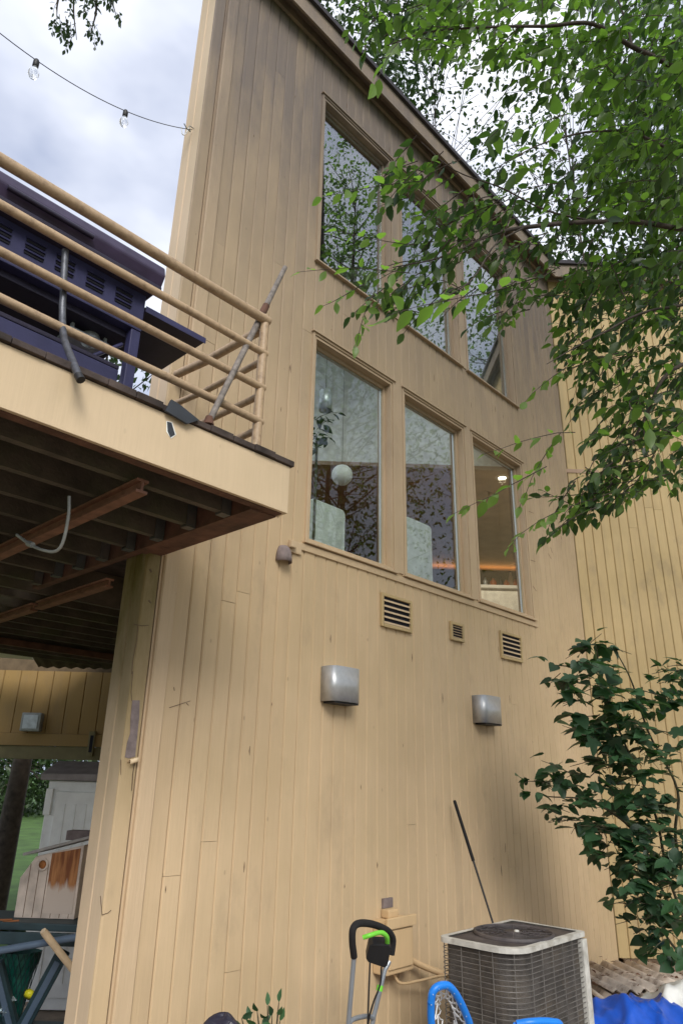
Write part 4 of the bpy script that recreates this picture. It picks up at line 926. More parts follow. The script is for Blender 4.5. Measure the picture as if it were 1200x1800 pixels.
# ------------------------------------------------------------------ foliage
LEAF = ([(0,0,0),(0,.25,-.02),(0,.52,-.03),(0,.8,-.05),(0,1.05,-.13),(.19,.2,.03),(.265,.45,.05),(.17,.76,.0),(-.19,.2,.03),(-.265,.45,.05),(-.17,.76,.0)],
        [(0,5,1),(1,5,6),(1,6,2),(2,6,7),(2,7,3),(3,7,4),(0,1,8),(1,9,8),(1,2,9),(2,10,9),(2,3,10),(3,4,10)])
SMALL = ([(0,0,0),(.28,.45,.05),(0,1,-.06),(-.28,.45,.05),(0,.48,-.02)], [(0,1,4),(4,1,2),(0,4,3),(4,2,3)])
def lobed():
    out = [(0,0),(.16,-.08),(.34,.02),(.42,.2),(.36,.36),(.58,.42),(.66,.62),(.46,.66),(.30,.64),(.26,.80),(.16,.98),(0,1.12)]
    pts = out+[(-x, y) for x, y in out[-2:0:-1]]
    vs = [(0, .42, -.03)]+[(x, y, .16*abs(x)-.3*max(0, y-.4)**2-.25*max(0,abs(x)-.35)**1.5) for x, y in pts]; n_ = len(pts)
    return vs, [(0, 1+i, 1+(i+1) % n_) for i in range(n_)]
LOBE = lobed()
HEART = ([(0,0,0),(0,.3,-.03),(0,.62,-.05),(0,1.05,-.2),(.2,-.1,.05),(.40,.12,.08),(.42,.42,.06),(.24,.76,-.04),(-.2,-.1,.05),(-.40,.12,.08),(-.42,.42,.06),(-.24,.76,-.04)],
         [(0,4,1),(4,5,1),(5,6,1),(1,6,2),(6,7,2),(2,7,3),(0,1,8),(8,1,9),(9,1,10),(1,2,10),(10,2,11),(2,3,11)])
def frames(Y, Nn):
    Y = Y/np.linalg.norm(Y, axis=1, keepdims=True); X = np.cross(Y, Nn); X /= np.linalg.norm(X, axis=1, keepdims=True)+1e-9; return X, Y, np.cross(X, Y)
def leaf_cloud(name, tmpl, P, Y, Nn, S, mat, tint, parent):
    P, Y, Nn, S, tint = map(np.asarray, (P, Y, Nn, S, tint)); X, Y, Z = frames(Y, Nn)
    tv = np.array(tmpl[0]); tf = np.array(tmpl[1]); n_ = len(P); k = len(tv)
    V = P[:, None, :]+S[:, None, None]*(tv[None, :, 0:1]*X[:, None, :]+tv[None, :, 1:2]*Y[:, None, :]+tv[None, :, 2:3]*Z[:, None, :])
    V = V.reshape(-1, 3)-rootloc(parent); Fc = (tf[None]+(np.arange(n_)*k)[:, None, None]).reshape(-1, 3)
    me = bpy.data.meshes.new(name); me.vertices.add(len(V)); me.vertices.foreach_set('co', V.ravel().astype('f'))
    me.loops.add(Fc.size); me.loops.foreach_set('vertex_index', Fc.ravel().astype('i')); me.polygons.add(len(Fc))
    me.polygons.foreach_set('loop_start', (np.arange(len(Fc))*3).astype('i'))
    me.update(calc_edges=True); me.validate()
    me.polygons.foreach_set('use_smooth', np.ones(len(Fc), bool))
    a = me.attributes.new('tint', 'FLOAT', 'POINT'); a.data.foreach_set('value', np.repeat(tint, k).astype('f')); me.materials.append(mat)
    o = bpy.data.objects.new(name, me); COL.objects.link(o); o.parent = parent; return o
_lm = {}
def leaf_objs(tmpl, P, Y, Nn, S, mat, parent, key, base=0, vary=1.0):
    """the leaves that show largest, each an object sharing one mesh"""
    if key not in _lm:
        me = bpy.data.meshes.new('leaf'); me.from_pydata([tuple(v) for v in tmpl[0]], [], [tuple(f) for f in tmpl[1]]); me.materials.append(mat)
        me.polygons.foreach_set('use_smooth', [True]*len(me.polygons))
        a = me.attributes.new('single', 'FLOAT', 'POINT'); a.data.foreach_set('value', [vary]*len(me.vertices)); _lm[key] = me
        a = me.attributes.new('tint', 'FLOAT', 'POINT'); a.data.foreach_set('value', [base]*len(me.vertices))
    X, Y2, Z = frames(np.asarray(Y), np.asarray(Nn)); off = rootloc(parent)
    for i in range(len(P)):
        o = bpy.data.objects.new('leaf', _lm[key]); COL.objects.link(o); o.parent = parent; p = P[i]-off; s = S[i]
        o.matrix_local = Matrix(((X[i][0]*s, Y2[i][0]*s, Z[i][0]*s, p[0]), (X[i][1]*s, Y2[i][1]*s, Z[i][1]*s, p[1]), (X[i][2]*s, Y2[i][2]*s, Z[i][2]*s, p[2]), (0, 0, 0, 1)))
class Leaves:
    def __init__(s): s.P = []; s.Y = []; s.N = []; s.S = []; s.T = []; s.K = []
    def add(s, p, y, n, sz, t, key=0): s.P.append(p); s.Y.append(y); s.N.append(n); s.S.append(sz); s.T.append(t); s.K.append(key)
    def arr(s): return [np.array(q) for q in (s.P, s.Y, s.N, s.S, s.T)]
def sprig(lv, tw, p0, d, length, nl, size, tint, droop=.25, rad=.0035, key=0):
    """a twig with leaves alternating along it"""
    d = unit(d); pts = [np.array(p0, float)]; cur = d.copy(); seg = 5
    for i in range(seg): cur = unit(cur+np.array([0, 0, -droop/seg])+rng.normal(size=3)*.07); pts.append(pts[-1]+cur*length/seg)
    tw.tube(pts, list(np.linspace(rad, rad*.4, seg+1)), 4, False)
    side0 = np.cross(d, (0, 0, 1.0)); side0 = unit(side0) if np.linalg.norm(side0) > .05 else cr
    for i in range(nl):
        t = (i+.6)/nl; q = t*seg; k = min(int(q), seg-1); p = lerp(pts[k], pts[k+1], q-k); td = unit(pts[k+1]-pts[k])
        s = side0*(1 if i % 2 else -1); y = unit(td*.55+s*.75+np.array([0, 0, -.35])+rng.normal(size=3)*.28)
        if i == nl-1: y = unit(td+np.array([0, 0, -.3]))
        n_ = unit(np.array([0, 0, 1.0])+rng.normal(size=3)*.6)
        lv.add(p+y*size*.12, y, n_, size*random.uniform(.7, 1.15)*(1-.25*abs(t-.5)), min(1, max(0, tint+rng.normal()*.28)), key)
def inpoly(x, y, P):
    c = False; j = len(P)-1
    for i in range(len(P)):
        if (P[i][1] > y) != (P[j][1] > y) and x < (P[j][0]-P[i][0])*(y-P[i][1])/(P[j][1]-P[i][1])+P[i][0]: c = not c
        j = i
    return c
def sample(P):
    xs = [p[0] for p in P]; ys = [p[1] for p in P]
    while True:
        x, y = random.uniform(min(xs), max(xs)), random.uniform(min(ys), max(ys))
        if inpoly(x, y, P): return x, y

tree = thing('overhanging_tree', 'leafy green tree whose boughs overhang the upper windows and right wall', 'tree', (6.7, -3.9, 0))
TB = np.array([6.7, -3.9, 0.])
mb = MB(); trunk_pts = spline([TB-[0, 0, .2], TB+[-.05, .05, 1.8], TB+[.05, .1, 3.6], TB+[-.1, .3, 5.6], TB+[-.2, .5, 7.6], TB+[-.1, .6, 9.5], TB+[0, .4, 13]], 5)
mb.tube(trunk_pts, list(np.linspace(.19, .05, len(trunk_pts))), 14); mb.build('trunk', M_BARK, tree)
lv = Leaves(); tw = MB(); LIMBS = []
def limb(pts, r0, r1):
    P = spline(pts, 6); m2 = MB(); m2.tube(P, list(np.linspace(r0*.5, r1*.7, len(P))), 8); m2.build('branch', M_BARK, tree); LIMBS.append(P)
tp = lambda z: min(trunk_pts, key=lambda p: abs(p[2]-z))
limb([tp(4.6), at(1420, 260, 4.5), at(1195, 125, 4.35), at(1110, 82, 4.3), at(1040, 42, 4.25), at(960, 46, 4.2), at(880, 47, 4.1), at(760, 55, 4.0), at(680, 80, 3.9)], .045, .004)
limb([tp(3.6), at(1400, 470, 4.3), at(1180, 400, 4.1), at(1050, 390, 3.9), at(920, 400, 3.65), at(857, 415, 3.5), at(809, 438, 3.4), at(762, 456, 3.3), at(690, 470, 3.15)], .040, .003)
limb([tp(3.2), at(1420, 640, 4.2), at(1200, 640, 4.0), at(1130, 740, 3.85), at(1075, 850, 3.7), at(1000, 900, 3.55)], .035, .003)
limb([at(1110, 82, 4.3), at(1100, 40, 4.4), at(1070, -40, 4.6)], .02, .006)
limb([tp(4.0), at(1350, 380, 4.6), at(1150, 250, 4.4), at(1060, 230, 4.2), at(960, 250, 3.9), at(880, 290, 3.6)], .03, .003)
limb([tp(3.0), at(1450, 560, 3.8), at(1180, 540, 3.7), at(1050, 590, 3.6), at(960, 640, 3.4)], .03, .003)
limb([at(1050, 390, 3.9), at(960, 370, 3.8), at(880, 330, 3.75), at(800, 300, 3.7), at(740, 250, 3.7)], .012, .003)
limb([at(920, 400, 3.65), at(870, 430, 3.3), at(830, 490, 3.0), at(770, 530, 2.8)], .01, .003)
# explicit twigs that reach in front of the windows
def tw_px(a, b_, da, db, nl, size, tint, droop=.12):
    A, B = at(*a, da), at(*b_, db); sprig(lv, tw, A, B-A+np.array([0, 0, .02]), np.linalg.norm(B-A), int(nl*1.35), size*1.3, tint, droop, .0026, 1)
tw_px((745, 318), (560, 325), 3.2, 2.9, 9, .066, .95); tw_px((720, 480), (524, 492), 3.1, 2.8, 8, .058, .95)
tw_px((890, 505), (690, 572), 2.7, 2.45, 9, .082, .95); tw_px((660, 510), (620, 610), 3.1, 2.95, 10, .045, .8, .5)
tw_px((735, 430), (585, 425), 3.2, 2.95, 8, .058, .95); tw_px((640, 500), (565, 540), 3.0, 2.9, 6, .055, .9, .3)
tw_px((720, 60), (622, 135), 3.6, 3.3, 7, .08, .85, .3); tw_px((960, 820), (800, 898), 3.35, 3.05, 11, .062, .55); tw_px((1060, 872), (880, 978), 3.5, 3.1, 14, .062, .55)
tw_px((1010, 640), (908, 690), 3.5, 3.3, 6, .075, .6, .3); tw_px((1010, 760), (850, 775), 3.4, 3.2, 8, .06, .6); tw_px((985, 760), (900, 900), 3.45, 3.3, 8, .06, .5, .4)
tw_px((1150, 800), (1085, 880), 3.6, 3.5, 8, .07, .5, .4); tw_px((1120, 700), (1195, 830), 3.6, 3.5, 8, .08, .5, .4)
dirL = -cr*.85-cu*.35
def mass(poly, n, d0, d1, size, tint0, nl=(6, 10), length=(.16, .34), droop=.5, spread=.65):
    for _ in range(int(n*1.35)):
        x, y = sample(poly); d = random.uniform(d0, d1); p = at(x, y, d); L_ = random.uniform(*length)
        dd = unit(dirL+cf*random.uniform(-.6, .5)+rng.normal(size=3)*spread*.6)
        sprig(lv, tw, p-dd*L_*.5, dd, L_, random.randint(*nl), size*1.32*random.uniform(.75, 1.2), tint0-.15+random.uniform(-.25, .2), droop)
mass([(640, 300), (735, 255), (880, 390), (960, 480), (900, 560), (740, 560), (650, 520), (690, 420)], 42, 3.1, 3.8, .052, .45)
mass([(700, 370), (860, 360), (960, 430), (900, 500), (760, 500)], 22, 3.1, 3.7, .052, .40)
mass([(990, 470), (1215, 400), (1215, 840), (1120, 850), (1030, 760), (990, 620)], 135, 3.5, 5.2, .066, .35)
mass([(900, 420), (1215, 430), (1215, 560), (960, 540)], 26, 3.6, 5.0, .062, .4)
mass([(1040, 780), (1130, 770), (1090, 870), (990, 915), (950, 915)], 26, 3.4, 3.8, .055, .4)
mass([(1030, 130), (1215, 60), (1215, 400), (1090, 390), (1030, 300)], 175, 3.7, 6.2, .070, .65)
mass([(700, -30), (1215, -30), (1215, 110), (1000, 150), (900, 110), (740, 100)], 135, 3.8, 6.0, .070, .75)
mass([(1010, -20), (1215, -20), (1215, 420), (1110, 390), (1040, 300), (1020, 150)], 130, 6.0, 8.0, .085, .5, length=(.3, .6))
mass([(1060, 450), (1215, 420), (1215, 800), (1110, 760)], 34, 5.2, 6.4, .075, .3)
mass([(600, -20), (760, -20), (740, 90), (640, 80)], 12, 3.8, 5.0, .066, .6)
mass([(850, 150), (1010, 130), (1020, 330), (960, 370), (870, 300)], 9, 3.3, 4.4, .078, .3, droop=.2)
mass([(920, 330), (1060, 320), (1080, 400), (960, 430)], 20, 3.5, 5.0, .060, .3)
# the rest of the crown round the trunk, out of the frame
for _ in range(620):
    p = TB+np.array([random.gauss(0, 1.7), random.gauss(.0, 1.7), random.uniform(3.6, 14)]); v = (p-CAM)@cf
    if v > .3 and abs((p-CAM)@cr)/v < .52 and abs((p-CAM)@cu)/v < .78 : continue
    sprig(lv, tw, p, unit([random.gauss(0, 1), random.gauss(0, 1), random.gauss(-.1, .4)]), random.uniform(.25, .5), random.randint(7, 11), .085, random.random(), .4)
tb_ = tw.build('twigs', M_BARK, tree); tb_['kind'] = 'stuff'
P, Y, Nn, S, T = lv.arr(); K = np.array(lv.K)
v = P-CAM; dep = v@cf; px = 600+FPX*(v@cr)/dep; py = 900-FPX*(v@cu)/dep; sz = S/dep*(1+.6*K); inf = (dep > .5) & (px > 0) & (px < 1200) & (py > 0) & (py < 1800)
order = np.argsort(-np.where(inf, sz, 0)); big = order[:295]; rest = order[295:]
for kk, bs_, vr in ((1, .8, .35), (0, .05, .9)):  # front-twig leaves tinted lighter: backlit glow put into their colour
    b_ = big[K[big] == kk]; leaf_objs(LEAF, P[b_], Y[b_], Nn[b_], S[b_], M_LEAF, tree, 'tree%d' % kk, bs_, vr)
leaf_cloud('foliage', LEAF, P[rest], Y[rest], Nn[rest], S[rest], M_LEAF, T[rest], tree)['kind'] = 'stuff'

# shrub in the inner corner
SB = np.array([7.35, -1.0, -.05])
shrub = thing('corner_shrub', 'dark green lobed-leaf shrub growing in the inner corner of the walls', 'shrub', tuple(SB))
lv = Leaves(); tw = MB()
sd = lambda x, y, d: at(x, y, d)
stems = [[SB, sd(1180, 1560, 5.6), sd(1150, 1430, 5.5), sd(1090, 1290, 5.4), sd(1060, 1200, 5.35), sd(1045, 1130, 5.3)],
         [SB, sd(1190, 1500, 5.5), sd(1190, 1390, 5.4), sd(1140, 1290, 5.35), sd(1110, 1200, 5.3), sd(1085, 1150, 5.3)],
         [SB, sd(1170, 1580, 5.5), sd(1120, 1470, 5.3), sd(1040, 1410, 5.2), sd(960, 1400, 5.15)],
         [SB+[.2, -.1, 0], sd(1230, 1480, 5.4), sd(1220, 1330, 5.3), sd(1200, 1210, 5.2)],
         [SB+[.05, 0, 0], sd(1180, 1660, 5.5), sd(1150, 1600, 5.3), sd(1100, 1540, 5.2)]]
for s_ in stems:
    P_ = spline(s_, 6); m2 = MB(); m2.tube(P_, list(np.linspace(.014, .004, len(P_))), 6); m2.build('stem', M_STEM, shrub)
def lobes(poly, n, size, tint, d0=4.95, d1=5.55):
    for _ in range(int(n*1.65)):
        x, y = sample(poly); p = at(x, y, random.uniform(d0, d1)); dd = unit(rng.normal(size=3)*[1, 1, .25]+np.array([0, 0, .05])-cr*.3)
        L_ = random.uniform(.12, .26); pts = [p, p+dd*L_*.5+[0, 0, -.01], p+dd*L_+[0, 0, -.04]]; tw.tube(pts, [.004, .003, .002], 4, False)
        for i in range(random.randint(3, 5)):
            q = lerp(p, p+dd*L_, random.random()); y_ = unit(dd*.5+rng.normal(size=3)*[.9, .9, .25]+np.array([0, 0, -.22]))
            lv.add(q, y_, unit(np.array([0, 0, 1.])-cf*.35+rng.normal(size=3)*.3), size*random.choice((.7, 1., 1.3))*random.uniform(.75, 1.15), min(1, max(0, tint+rng.normal()*.3)))
lobes([(985, 1140), (1060, 1125), (1100, 1180), (1080, 1240), (1000, 1220), (960, 1170)], 17, .095, .35)
lobes([(1000, 1200), (1070, 1180), (1130, 1280), (1120, 1350), (1040, 1340), (1000, 1260)], 19, .125, .55)
lobes([(1110, 1200), (1210, 1170), (1210, 1260), (1130, 1260)], 9, .09, .35)
lobes([(1050, 1260), (1210, 1260), (1210, 1420), (1060, 1420)], 25, .095, .35)
lobes([(930, 1370), (1030, 1350), (1100, 1400), (1060, 1460), (960, 1440)], 22, .085, .35)
lobes([(1030, 1420), (1210, 1400), (1210, 1560), (1120, 1560), (1040, 1500)], 42, .10, .4)
lobes([(1080, 1500), (1210, 1520), (1210, 1700), (1150, 1690), (1090, 1590)], 34, .095, .35)
for x, y in ((945, 1155), (1060, 1130), (1140, 1190), (925, 1395), (1185, 1160)):
    p = at(x, y, 5.2)
    for i in range(3): lv.add(p, unit(rng.normal(size=3)*[1, 1, .3]), unit(np.array([0, 0, 1.])-cf*.25), .08, .4)
tw.build('twigs', M_STEM, shrub)['kind'] = 'stuff'
P, Y, Nn, S, T = lv.arr(); order = np.argsort(-S/((P-CAM)@cf)); big = order[:295]; rest = order[295:]
hb_, lb_ = big[::2], big[1::2]
leaf_objs(LOBE, P[lb_], Y[lb_], Nn[lb_], S[lb_], M_LEAFS, shrub, 'shrub'); leaf_objs(HEART, P[hb_], Y[hb_], Nn[hb_], S[hb_], M_LEAFS, shrub, 'shrubheart')
if len(rest): leaf_cloud('foliage', HEART, P[rest], Y[rest], Nn[rest], S[rest], M_LEAFS, T[rest], shrub)['kind'] = 'stuff'

# small plant and dark bag at the bottom edge
pb_ = at(462, 1860, 3.3); sp = thing('small_plant', 'small leafy plant poking up at the wall foot beside dark bag', 'plant', (pb_[0], pb_[1], 0))
lv = Leaves(); m2 = MB()
for x, y in ((490, 1762), (470, 1768), (452, 1778), (478, 1785), (440, 1792), (425, 1790), (492, 1795), (460, 1800)):
    a = np.array([pb_[0]+random.uniform(-.05, .05), pb_[1]+random.uniform(-.05, .05), .0]); tpp = at(x, y, 3.3+random.uniform(-.08, .08))
    m2.tube(spline([a, lerp(a, tpp, .6)+[.02, 0, .02], tpp], 4), [.004]*8+[.002], 5)
    for i in range(3):
        q = tpp-np.array([0, 0, .05*i]); lv.add(q, unit([random.gauss(0, .6), random.gauss(0, .6), .8-.4*i]), unit(-cf+rng.normal(size=3)*.5), .055, .3)
m2.build('stems', M_STEM, sp); P, Y, Nn, S, T = lv.arr(); leaf_objs(LEAF, P, Y, Nn, S, M_LEAFS, sp, 'plant')
c = at(392, 1822, 3.2); mb = MB(); rows = []
for i in range(8):
    a_ = math.pi/2*i/7
    rows.append([c+np.array([cr[0]*math.cos(b_)*.10*math.cos(a_)*(1+.12*math.sin(4*b_+i)), cr[1]*math.cos(b_)*.10*math.cos(a_)+.08*math.sin(b_)*math.cos(a_), -.03+.115*math.sin(a_)*(1+.1*math.sin(3*b_))]) for b_ in np.linspace(0, 2*math.pi, 17)[:-1]])
mb.add([p for r_ in rows for p in r_], [(i*16+j, i*16+(j+1) % 16, (i+1)*16+(j+1) % 16, (i+1)*16+j) for i in range(7) for j in range(16)], True)
rows = [[np.array([p[0], p[1], 0.]) for p in rows[0]], rows[0]]
mb.add([p for r_ in rows for p in r_], [(j, (j+1) % 16, 16+(j+1) % 16, 16+j) for j in range(16)], True)
M_BAGD = plain('shiny_dark_bag', (.03, .028, .045), .22, bump=.9, bscale=28); tag(mb.build('plastic_bag', M_BAGD), 'shiny dark plastic bag at the foot of the wall', 'bag')

# hanging bough at the top left
hb = thing('hanging_bough', 'leafy bough of another tree hanging into the sky at top left', 'tree', tuple(at(200, -600, 6.5)))
lv = Leaves(); tw = MB(); old = cr
for pts in ([(150, -500), (145, -100), (130, 0), (135, 70)], [(150, -100), (170, 0), (160, 60)], [(160, -200), (190, -30), (205, 30)], [(140, -100), (105, -10), (100, 30)]):
    m2 = MB(); P_ = spline([at(x, y, 6.2) for x, y in pts], 6); m2.tube(P_, list(np.linspace(.02, .003, len(P_))), 6); m2.build('branch', M_BARK, hb)
for poly, n_ in (([(88, -40), (175, -40), (165, 60), (130, 80), (112, 40), (92, 40)], 34), ([(180, -40), (212, -40), (215, 35), (195, 25)], 9)):
    for _ in range(n_):
        x, y = sample(poly); p = at(x, y, random.uniform(5.9, 6.5)); sprig(lv, tw, p, unit(np.array([0, 0, -1.])+rng.normal(size=3)*.5), random.uniform(.1, .2), random.randint(5, 8), .062, random.random()*.5, .3, .003)
tw.build('twigs', M_BARK, hb)['kind'] = 'stuff'; P, Y, Nn, S, T = lv.arr(); leaf_cloud('foliage', LEAF, P, Y, Nn, S, M_LEAFD, T, hb)['kind'] = 'stuff'

# trees further off: behind the house, behind the camera (seen in the glass, two added for shade) and past the passage
def far_tree(base, top, rad, n, leaf, label, mat=M_LEAFD, group=None, tr=.28, squash=.8, clumps=46, lo=.35, name='tree'):
    t = thing(name, label, 'tree', tuple(base), group); base = np.array(base, float); lv = []
    H = top-base[2]; m2 = MB(); tpz = base+np.array([.3, .2, H*.93]); P_ = spline([base-[0, 0, .3], base+[.1, 0, H*.35], tpz], 6); m2.tube(P_, list(np.linspace(tr, tr*.12, len(P_))), 10); m2.build('trunk', M_BARK, t)
    m2 = MB(); C_ = []
    for i in range(clumps):
        a_ = random.uniform(0, 2*math.pi); z = random.uniform(lo, 1)*H; k = math.sin(math.pi*min(1, max(0.08, (z/H-lo)/(1-lo)*.85+.12)))
        c = base+np.array([math.cos(a_)*rad*k*random.uniform(.25, 1), math.sin(a_)*rad*k*random.uniform(.25, 1), z]); C_.append(c)
        s0 = lerp(P_[0], P_[-1], min(1, max(.2, (z/H-.06)/.93))); m2.tube([s0, lerp(s0, c, .5)+[0, 0, .1], c], [tr*.14, tr*.08, .008], 5)
    m2.build('limbs', M_BARK, t)
    C_ = np.array(C_); idx = rng.integers(0, clumps, n); Pn = C_[idx]+rng.normal(size=(n, 3))*np.array([1, 1, squash])*rad*.20
    Yn = rng.normal(size=(n, 3))+np.array([0, 0, -.4]); Nn_ = rng.normal(size=(n, 3))+np.array([0, 0, 1.2]); Sn = leaf*rng.uniform(.6, 1.3, n)
    tn = np.clip(rng.uniform(0, 1, clumps)[idx]*.6+rng.uniform(0, .4, n), 0, 1)
    leaf_cloud('crown', SMALL, Pn, Yn, Nn_, Sn, mat, tn, t)['kind'] = 'stuff'; return t
G1 = 'tall trees behind the house'
q = at(760, 110, 21); far_tree((q[0], q[1], -.3), q[2]+1.5, 4.6, 3000, .125, 'fine-leaved tall tree rising beyond the roof edge, left one', group=G1, tr=.09, lo=.62, clumps=70)
q = at(1000, 250, 23); far_tree((q[0], q[1], -.3), q[2]+2.5, 5.2, 2600, .17, 'tall tree beyond the roof, seen between the hanging leaves', group=G1, tr=.12, lo=.35, clumps=80)
q = at(1190, 330, 25); far_tree((q[0], q[1], -.3), q[2]+3, 5.5, 8000, .26, 'tall tree beyond the roof at the right edge', group=G1, lo=.35, clumps=80)
q = at(640, -60, 21); far_tree((q[0], q[1], -.3), q[2]+2, 3.4, 5200, .22, 'highest far tree, touching the top edge above the eave', group=G1, lo=.72, clumps=44, tr=.12)
G2 = 'trees standing in the yard around the house'
YT = ((11.5, -7.5, 19, 4.2, .25, 'broad yard tree opposite the windows, nearest the right wall'), (8.5, -10, 18, 4.0, .3, 'yard tree reflected in the middle windows'), (14.5, -11, 21, 4.8, .25, 'tallest yard tree reflected in the glass'),
      (17, -5, 17, 4.2, .25, 'yard tree standing beyond the far end of the right wall'), (11, -15, 20, 5, .25, 'yard tree standing behind the other reflected ones'), (1.0, -10, 20, 4.0, .46, 'tall bare-stemmed tree added out of view to shade the upper wall'), (-3.5, -12, 19, 4.0, .50, 'tall tree added out of view to shade the wall top, behind the deck'))  # last two: unseen trees, added to shade the upper wall
for x, y, h, r_, lo_, lb in YT:
    far_tree((x, y, -.1), h, r_, 7000, .125, lb, group=G2, mat=M_LEAF, lo=lo_, clumps=70, tr=.17)
G3 = 'trees past the passage'
q = at(30, 1335, 9.6); far_tree((q[0]+.02, q[1], -.15), 9.5, 1.6, 1500, .14, 'dark tree trunk standing close behind the passage', group=G3, tr=.17, lo=.6)
for i, (x, d, lb) in enumerate(((-40, 34, 'dark tree at the far end of the lawn, left'), (35, 31, 'mid green tree at the far end of the lawn'), (110, 36, 'tree behind the white cabinet, beyond the lawn'))):
    q = at(x, 1400, d); far_tree((q[0], q[1], -.15), 11+i, 3.8, 9500, .27, lb, group=G3, tr=.3, lo=.02, clumps=110)
for i in range(16):
    a_ = R_(-20+i*15+180); q = np.array([math.cos(a_)*40, math.sin(a_)*40-3]); 
    if i % 2 == 0: far_tree((q[0], q[1], -.3), random.uniform(7, 10), 4.2, 1800, .5, 'distant yard tree outside the picture, %s of the house' % ('west', 'southwest', 'south', 'far south', 'southeast', 'east', 'far east', 'northeast')[i//2], group='distant yard trees', tr=.3, lo=.08)

# leaf litter on the corrugated panels
Pn = np.array([[6.0+1.6*random.random(), -.1-1.3*random.random(), .115+random.uniform(0, .015)] for _ in range(130)])
lit = thing('leaf_litter', 'dead brown leaves scattered over the corrugated panels', 'leaf litter', (6.6, -.6, .1)); lit['kind'] = 'stuff'
leaf_cloud('dead_leaves', SMALL, Pn, rng.normal(size=(130, 3))*[1, 1, .1], rng.normal(size=(130, 3))*.3+[0, 0, 1.], rng.uniform(.03, .06, 130), M_LITTER, np.zeros(130), lit)['kind'] = 'stuff'

# ------------------------------------------------------------------ furnishings behind the glass
c = at(601, 835, 6.4); gl_ = thing('globe_lamp', 'white paper globe lamp hanging inside the first lower window', 'pendant lamp', tuple(c))
MB().lathe(c, [(.001, .098)]+[(.098*math.sin(a_), .098*math.cos(a_)) for a_ in np.linspace(.1, math.pi-.1, 12)]+[(.001, -.098)], 24).build('shade', M_CUSH, gl_)
MB().tube([c+[0, 0, .09], P3(c, 8.31)], .0016, 6).build('cord', M_CABL, gl_)
c = at(572, 705, 5.9); cl_ = thing('cylinder_lamp', 'pale cylinder pendant lamp inside the first lower window', 'pendant lamp', tuple(c))
MB().lathe(c, [(.0, .09), (.055, .09), (.055, -.09), (.05, -.09), (.05, .08)], 20).build('shade', M_GALV, cl_); MB().tube([c+[0, 0, .09], P3(c, 8.31)], .0016, 6).build('cord', M_CABL, cl_)
c = at(557, 775, 5.85); hp_ = thing('house_plant', 'leafy house plant inside the left edge of first lower window', 'house plant', tuple(P3(c, 2.88)))
lv = Leaves(); tw = MB()
for i in range(13): sprig(lv, tw, c+rng.normal(size=3)*[.05, .05, .12], unit([random.gauss(0, .7), random.gauss(0, .7), .4]), random.uniform(.12, .24), 6, .10, .4, .8)
tw.build('twigs', M_STEM, hp_)['kind'] = 'stuff'; P, Y, Nn, S, T = lv.arr(); leaf_cloud('foliage', LEAF, P, Y, Nn, S, M_LEAFP, T, hp_)['kind'] = 'stuff'
MB().tube([P3(c, 2.9), c], .012, 6).build('stem', M_STEM, hp_); MB().lathe(P3(c, 2.88), [(0, 0), (.10, 0), (.14, .26), (.12, .26), (.11, .2), (0, .2)], 18).build('pot', M_BROWN, hp_)
def chair(xa, xb, Y_, ztop, label):
    t = thing('high_back_chair', label, 'chair', ((xa+xb)/2, Y_, 2.88), 'grey high-back chairs at the windows')
    mb = MB(); r_ = .045; P_ = rrect(xa, xb, 3.25, ztop, (r_, r_, r_, r_), 5); mb.prism([(x, Y_, z) for x, z in P_], (0, .05, 0)); mb.build('backrest', M_CHAIR, t, .008)
    MB().box((xa, Y_+.052, 3.20), (xb, Y_+.42, 3.27)).build('seat', M_CHAIR, t, .01)
    for x in (xa+.02, xb-.05):
        for yy in (Y_+.06, Y_+.37): MB().box((x, yy, 2.88), (x+.03, yy+.03, 3.199)).build('leg', M_BLACK, t)
z_ = hit(607, 898, (0, .45, 0), (0, 1, 0)); chair(z_[0]-.42, z_[0], .45, z_[2], 'grey high-back chair behind the first lower window')
z_ = hit(758, 926, (0, .45, 0), (0, 1, 0)); chair(z_[0]-.42, z_[0], .45, z_[2], 'grey high-back chair behind the middle lower window')
# bar counter with bottles, back shelf and light
sC = 10.6; zc = hit(875, 1030, onsum(sC, 0), n45)[2]; c0 = hit(835, 1030, onsum(sC, 0), n45); c1 = hit(960, 1030, onsum(sC, 0), n45); dC = unit(P3(c1-c0, 0))
ct = thing('bar_counter', 'white bar counter deep inside behind the third lower window', 'counter', tuple(P3((c0+c1)/2, 2.88)))
a, b2 = P3(c0, 0)-dC*.25, P3(c1, 0)+dC*1.0
mb = MB(); mb.prism([P3(a, 2.88), P3(b2, 2.88), P3(b2+n45*.5, 2.88), P3(a+n45*.5, 2.88)], (0, 0, zc-2.88-.05)); mb.build('cabinet', M_WHITE, ct)
mb = MB(); mb.prism([P3(a-n45*.06-dC*.04, zc-.048), P3(b2-n45*.06, zc-.048), P3(b2+n45*.56, zc-.048), P3(a+n45*.56-dC*.04, zc-.048)], (0, 0, .05)); mb.build('worktop', M_CUSH, ct, .008)
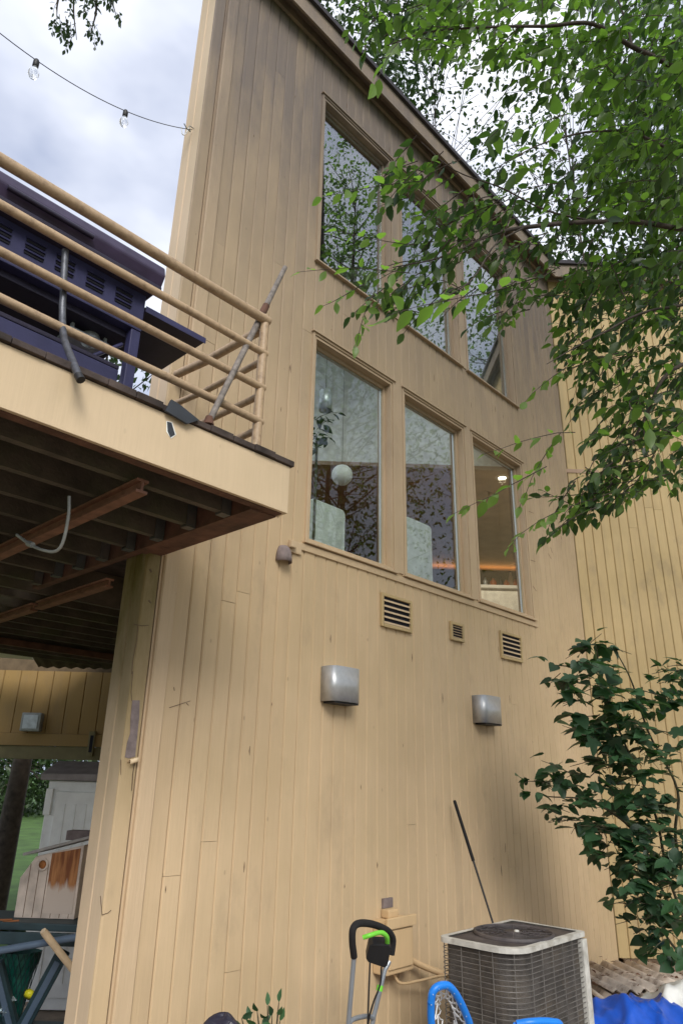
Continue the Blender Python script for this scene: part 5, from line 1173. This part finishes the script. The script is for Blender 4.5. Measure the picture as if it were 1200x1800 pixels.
for i, (x, hgt, r_, mt, lb) in enumerate(((852, .16, .035, M_GALV, 'grey jar at the left end of the bar counter'), (866, .15, .05, M_COPPER, 'amber jar beside the grey jar on the bar counter'), (879, .17, .04, M_BLACK, 'dark canister in the middle of the bar counter'), (889, .13, .045, M_COPPER, 'short amber bottle on the bar counter'), (897, .26, .035, M_BROWN, 'tall slim brown bottle on the bar counter'), (905, .15, .045, M_COPPER, 'amber jar at the right end of the bar counter'))):
    p = hit(x, 1018, onsum(sC+.15, 0), n45); p = P3(p, zc+.003); b_ = thing('bottle', lb, 'bottle', tuple(p), 'jars and bottles on the counter')
    MB().lathe(p, [(0, 0), (r_, 0), (r_, hgt*.6), (r_*.45, hgt*.8), (r_*.42, hgt*.94), (0, hgt*.94)], 14).build('body', mt, b_); MB().lathe(p, [(r_*.46, hgt*.93), (r_*.46, hgt), (0, hgt)], 12).build('cap', M_BLACK, b_)
sS = 13.4; s0, s1 = hit(735, 1003, onsum(sS, 0), n45), hit(980, 1003, onsum(sS, 0), n45); zs = hit(875, 1003, onsum(sS, 0), n45)[2]
bs = thing('back_shelf', 'dark shelf with warm strip light along the back wall inside', 'shelf', tuple(P3((s0+s1)/2, 2.88)))
MB().prism([P3(s0, 2.88), P3(s1, 2.88), P3(s1+n45*.4, 2.88), P3(s0+n45*.4, 2.88)], (0, 0, zs-2.88)).build('cabinet', M_DARKIN, bs)
MB().prism([P3(s0+n45*.12, zs+.002), P3(s1+n45*.12, zs+.002), P3(s1+n45*.16, zs+.002), P3(s0+n45*.16, zs+.002)], (0, 0, .02)).build('strip_light', M_STRIP, bs)
def downlight(x, y, label):
    c = hit(x, y, (0, 0, 5.255), (0, 0, 1)); t = thing('downlight', label, 'ceiling light', tuple(c))
    MB().lathe(c, [(.05, -.004), (.08, -.006), (.085, .004)], 20).build('trim_ring', M_CUSH, t); MB().lathe(c-[0, 0, .002], [(0, -.001), (.05, -.001), (.05, .001)], 16).build('lens', M_LAMP, t)
    ld = bpy.data.lights.new('downlight_bulb', 'SPOT'); ld.energy = 110; ld.spot_size = R_(140); ld.color = (1, .80, .58); ld.shadow_soft_size = .05; lo_ = bpy.data.objects.new('downlight_bulb', ld); COL.objects.link(lo_); lo_.location = tuple(c-[0, 0, .03])
downlight(882, 840, 'lit round downlight in the brown ceiling inside the third lower window')
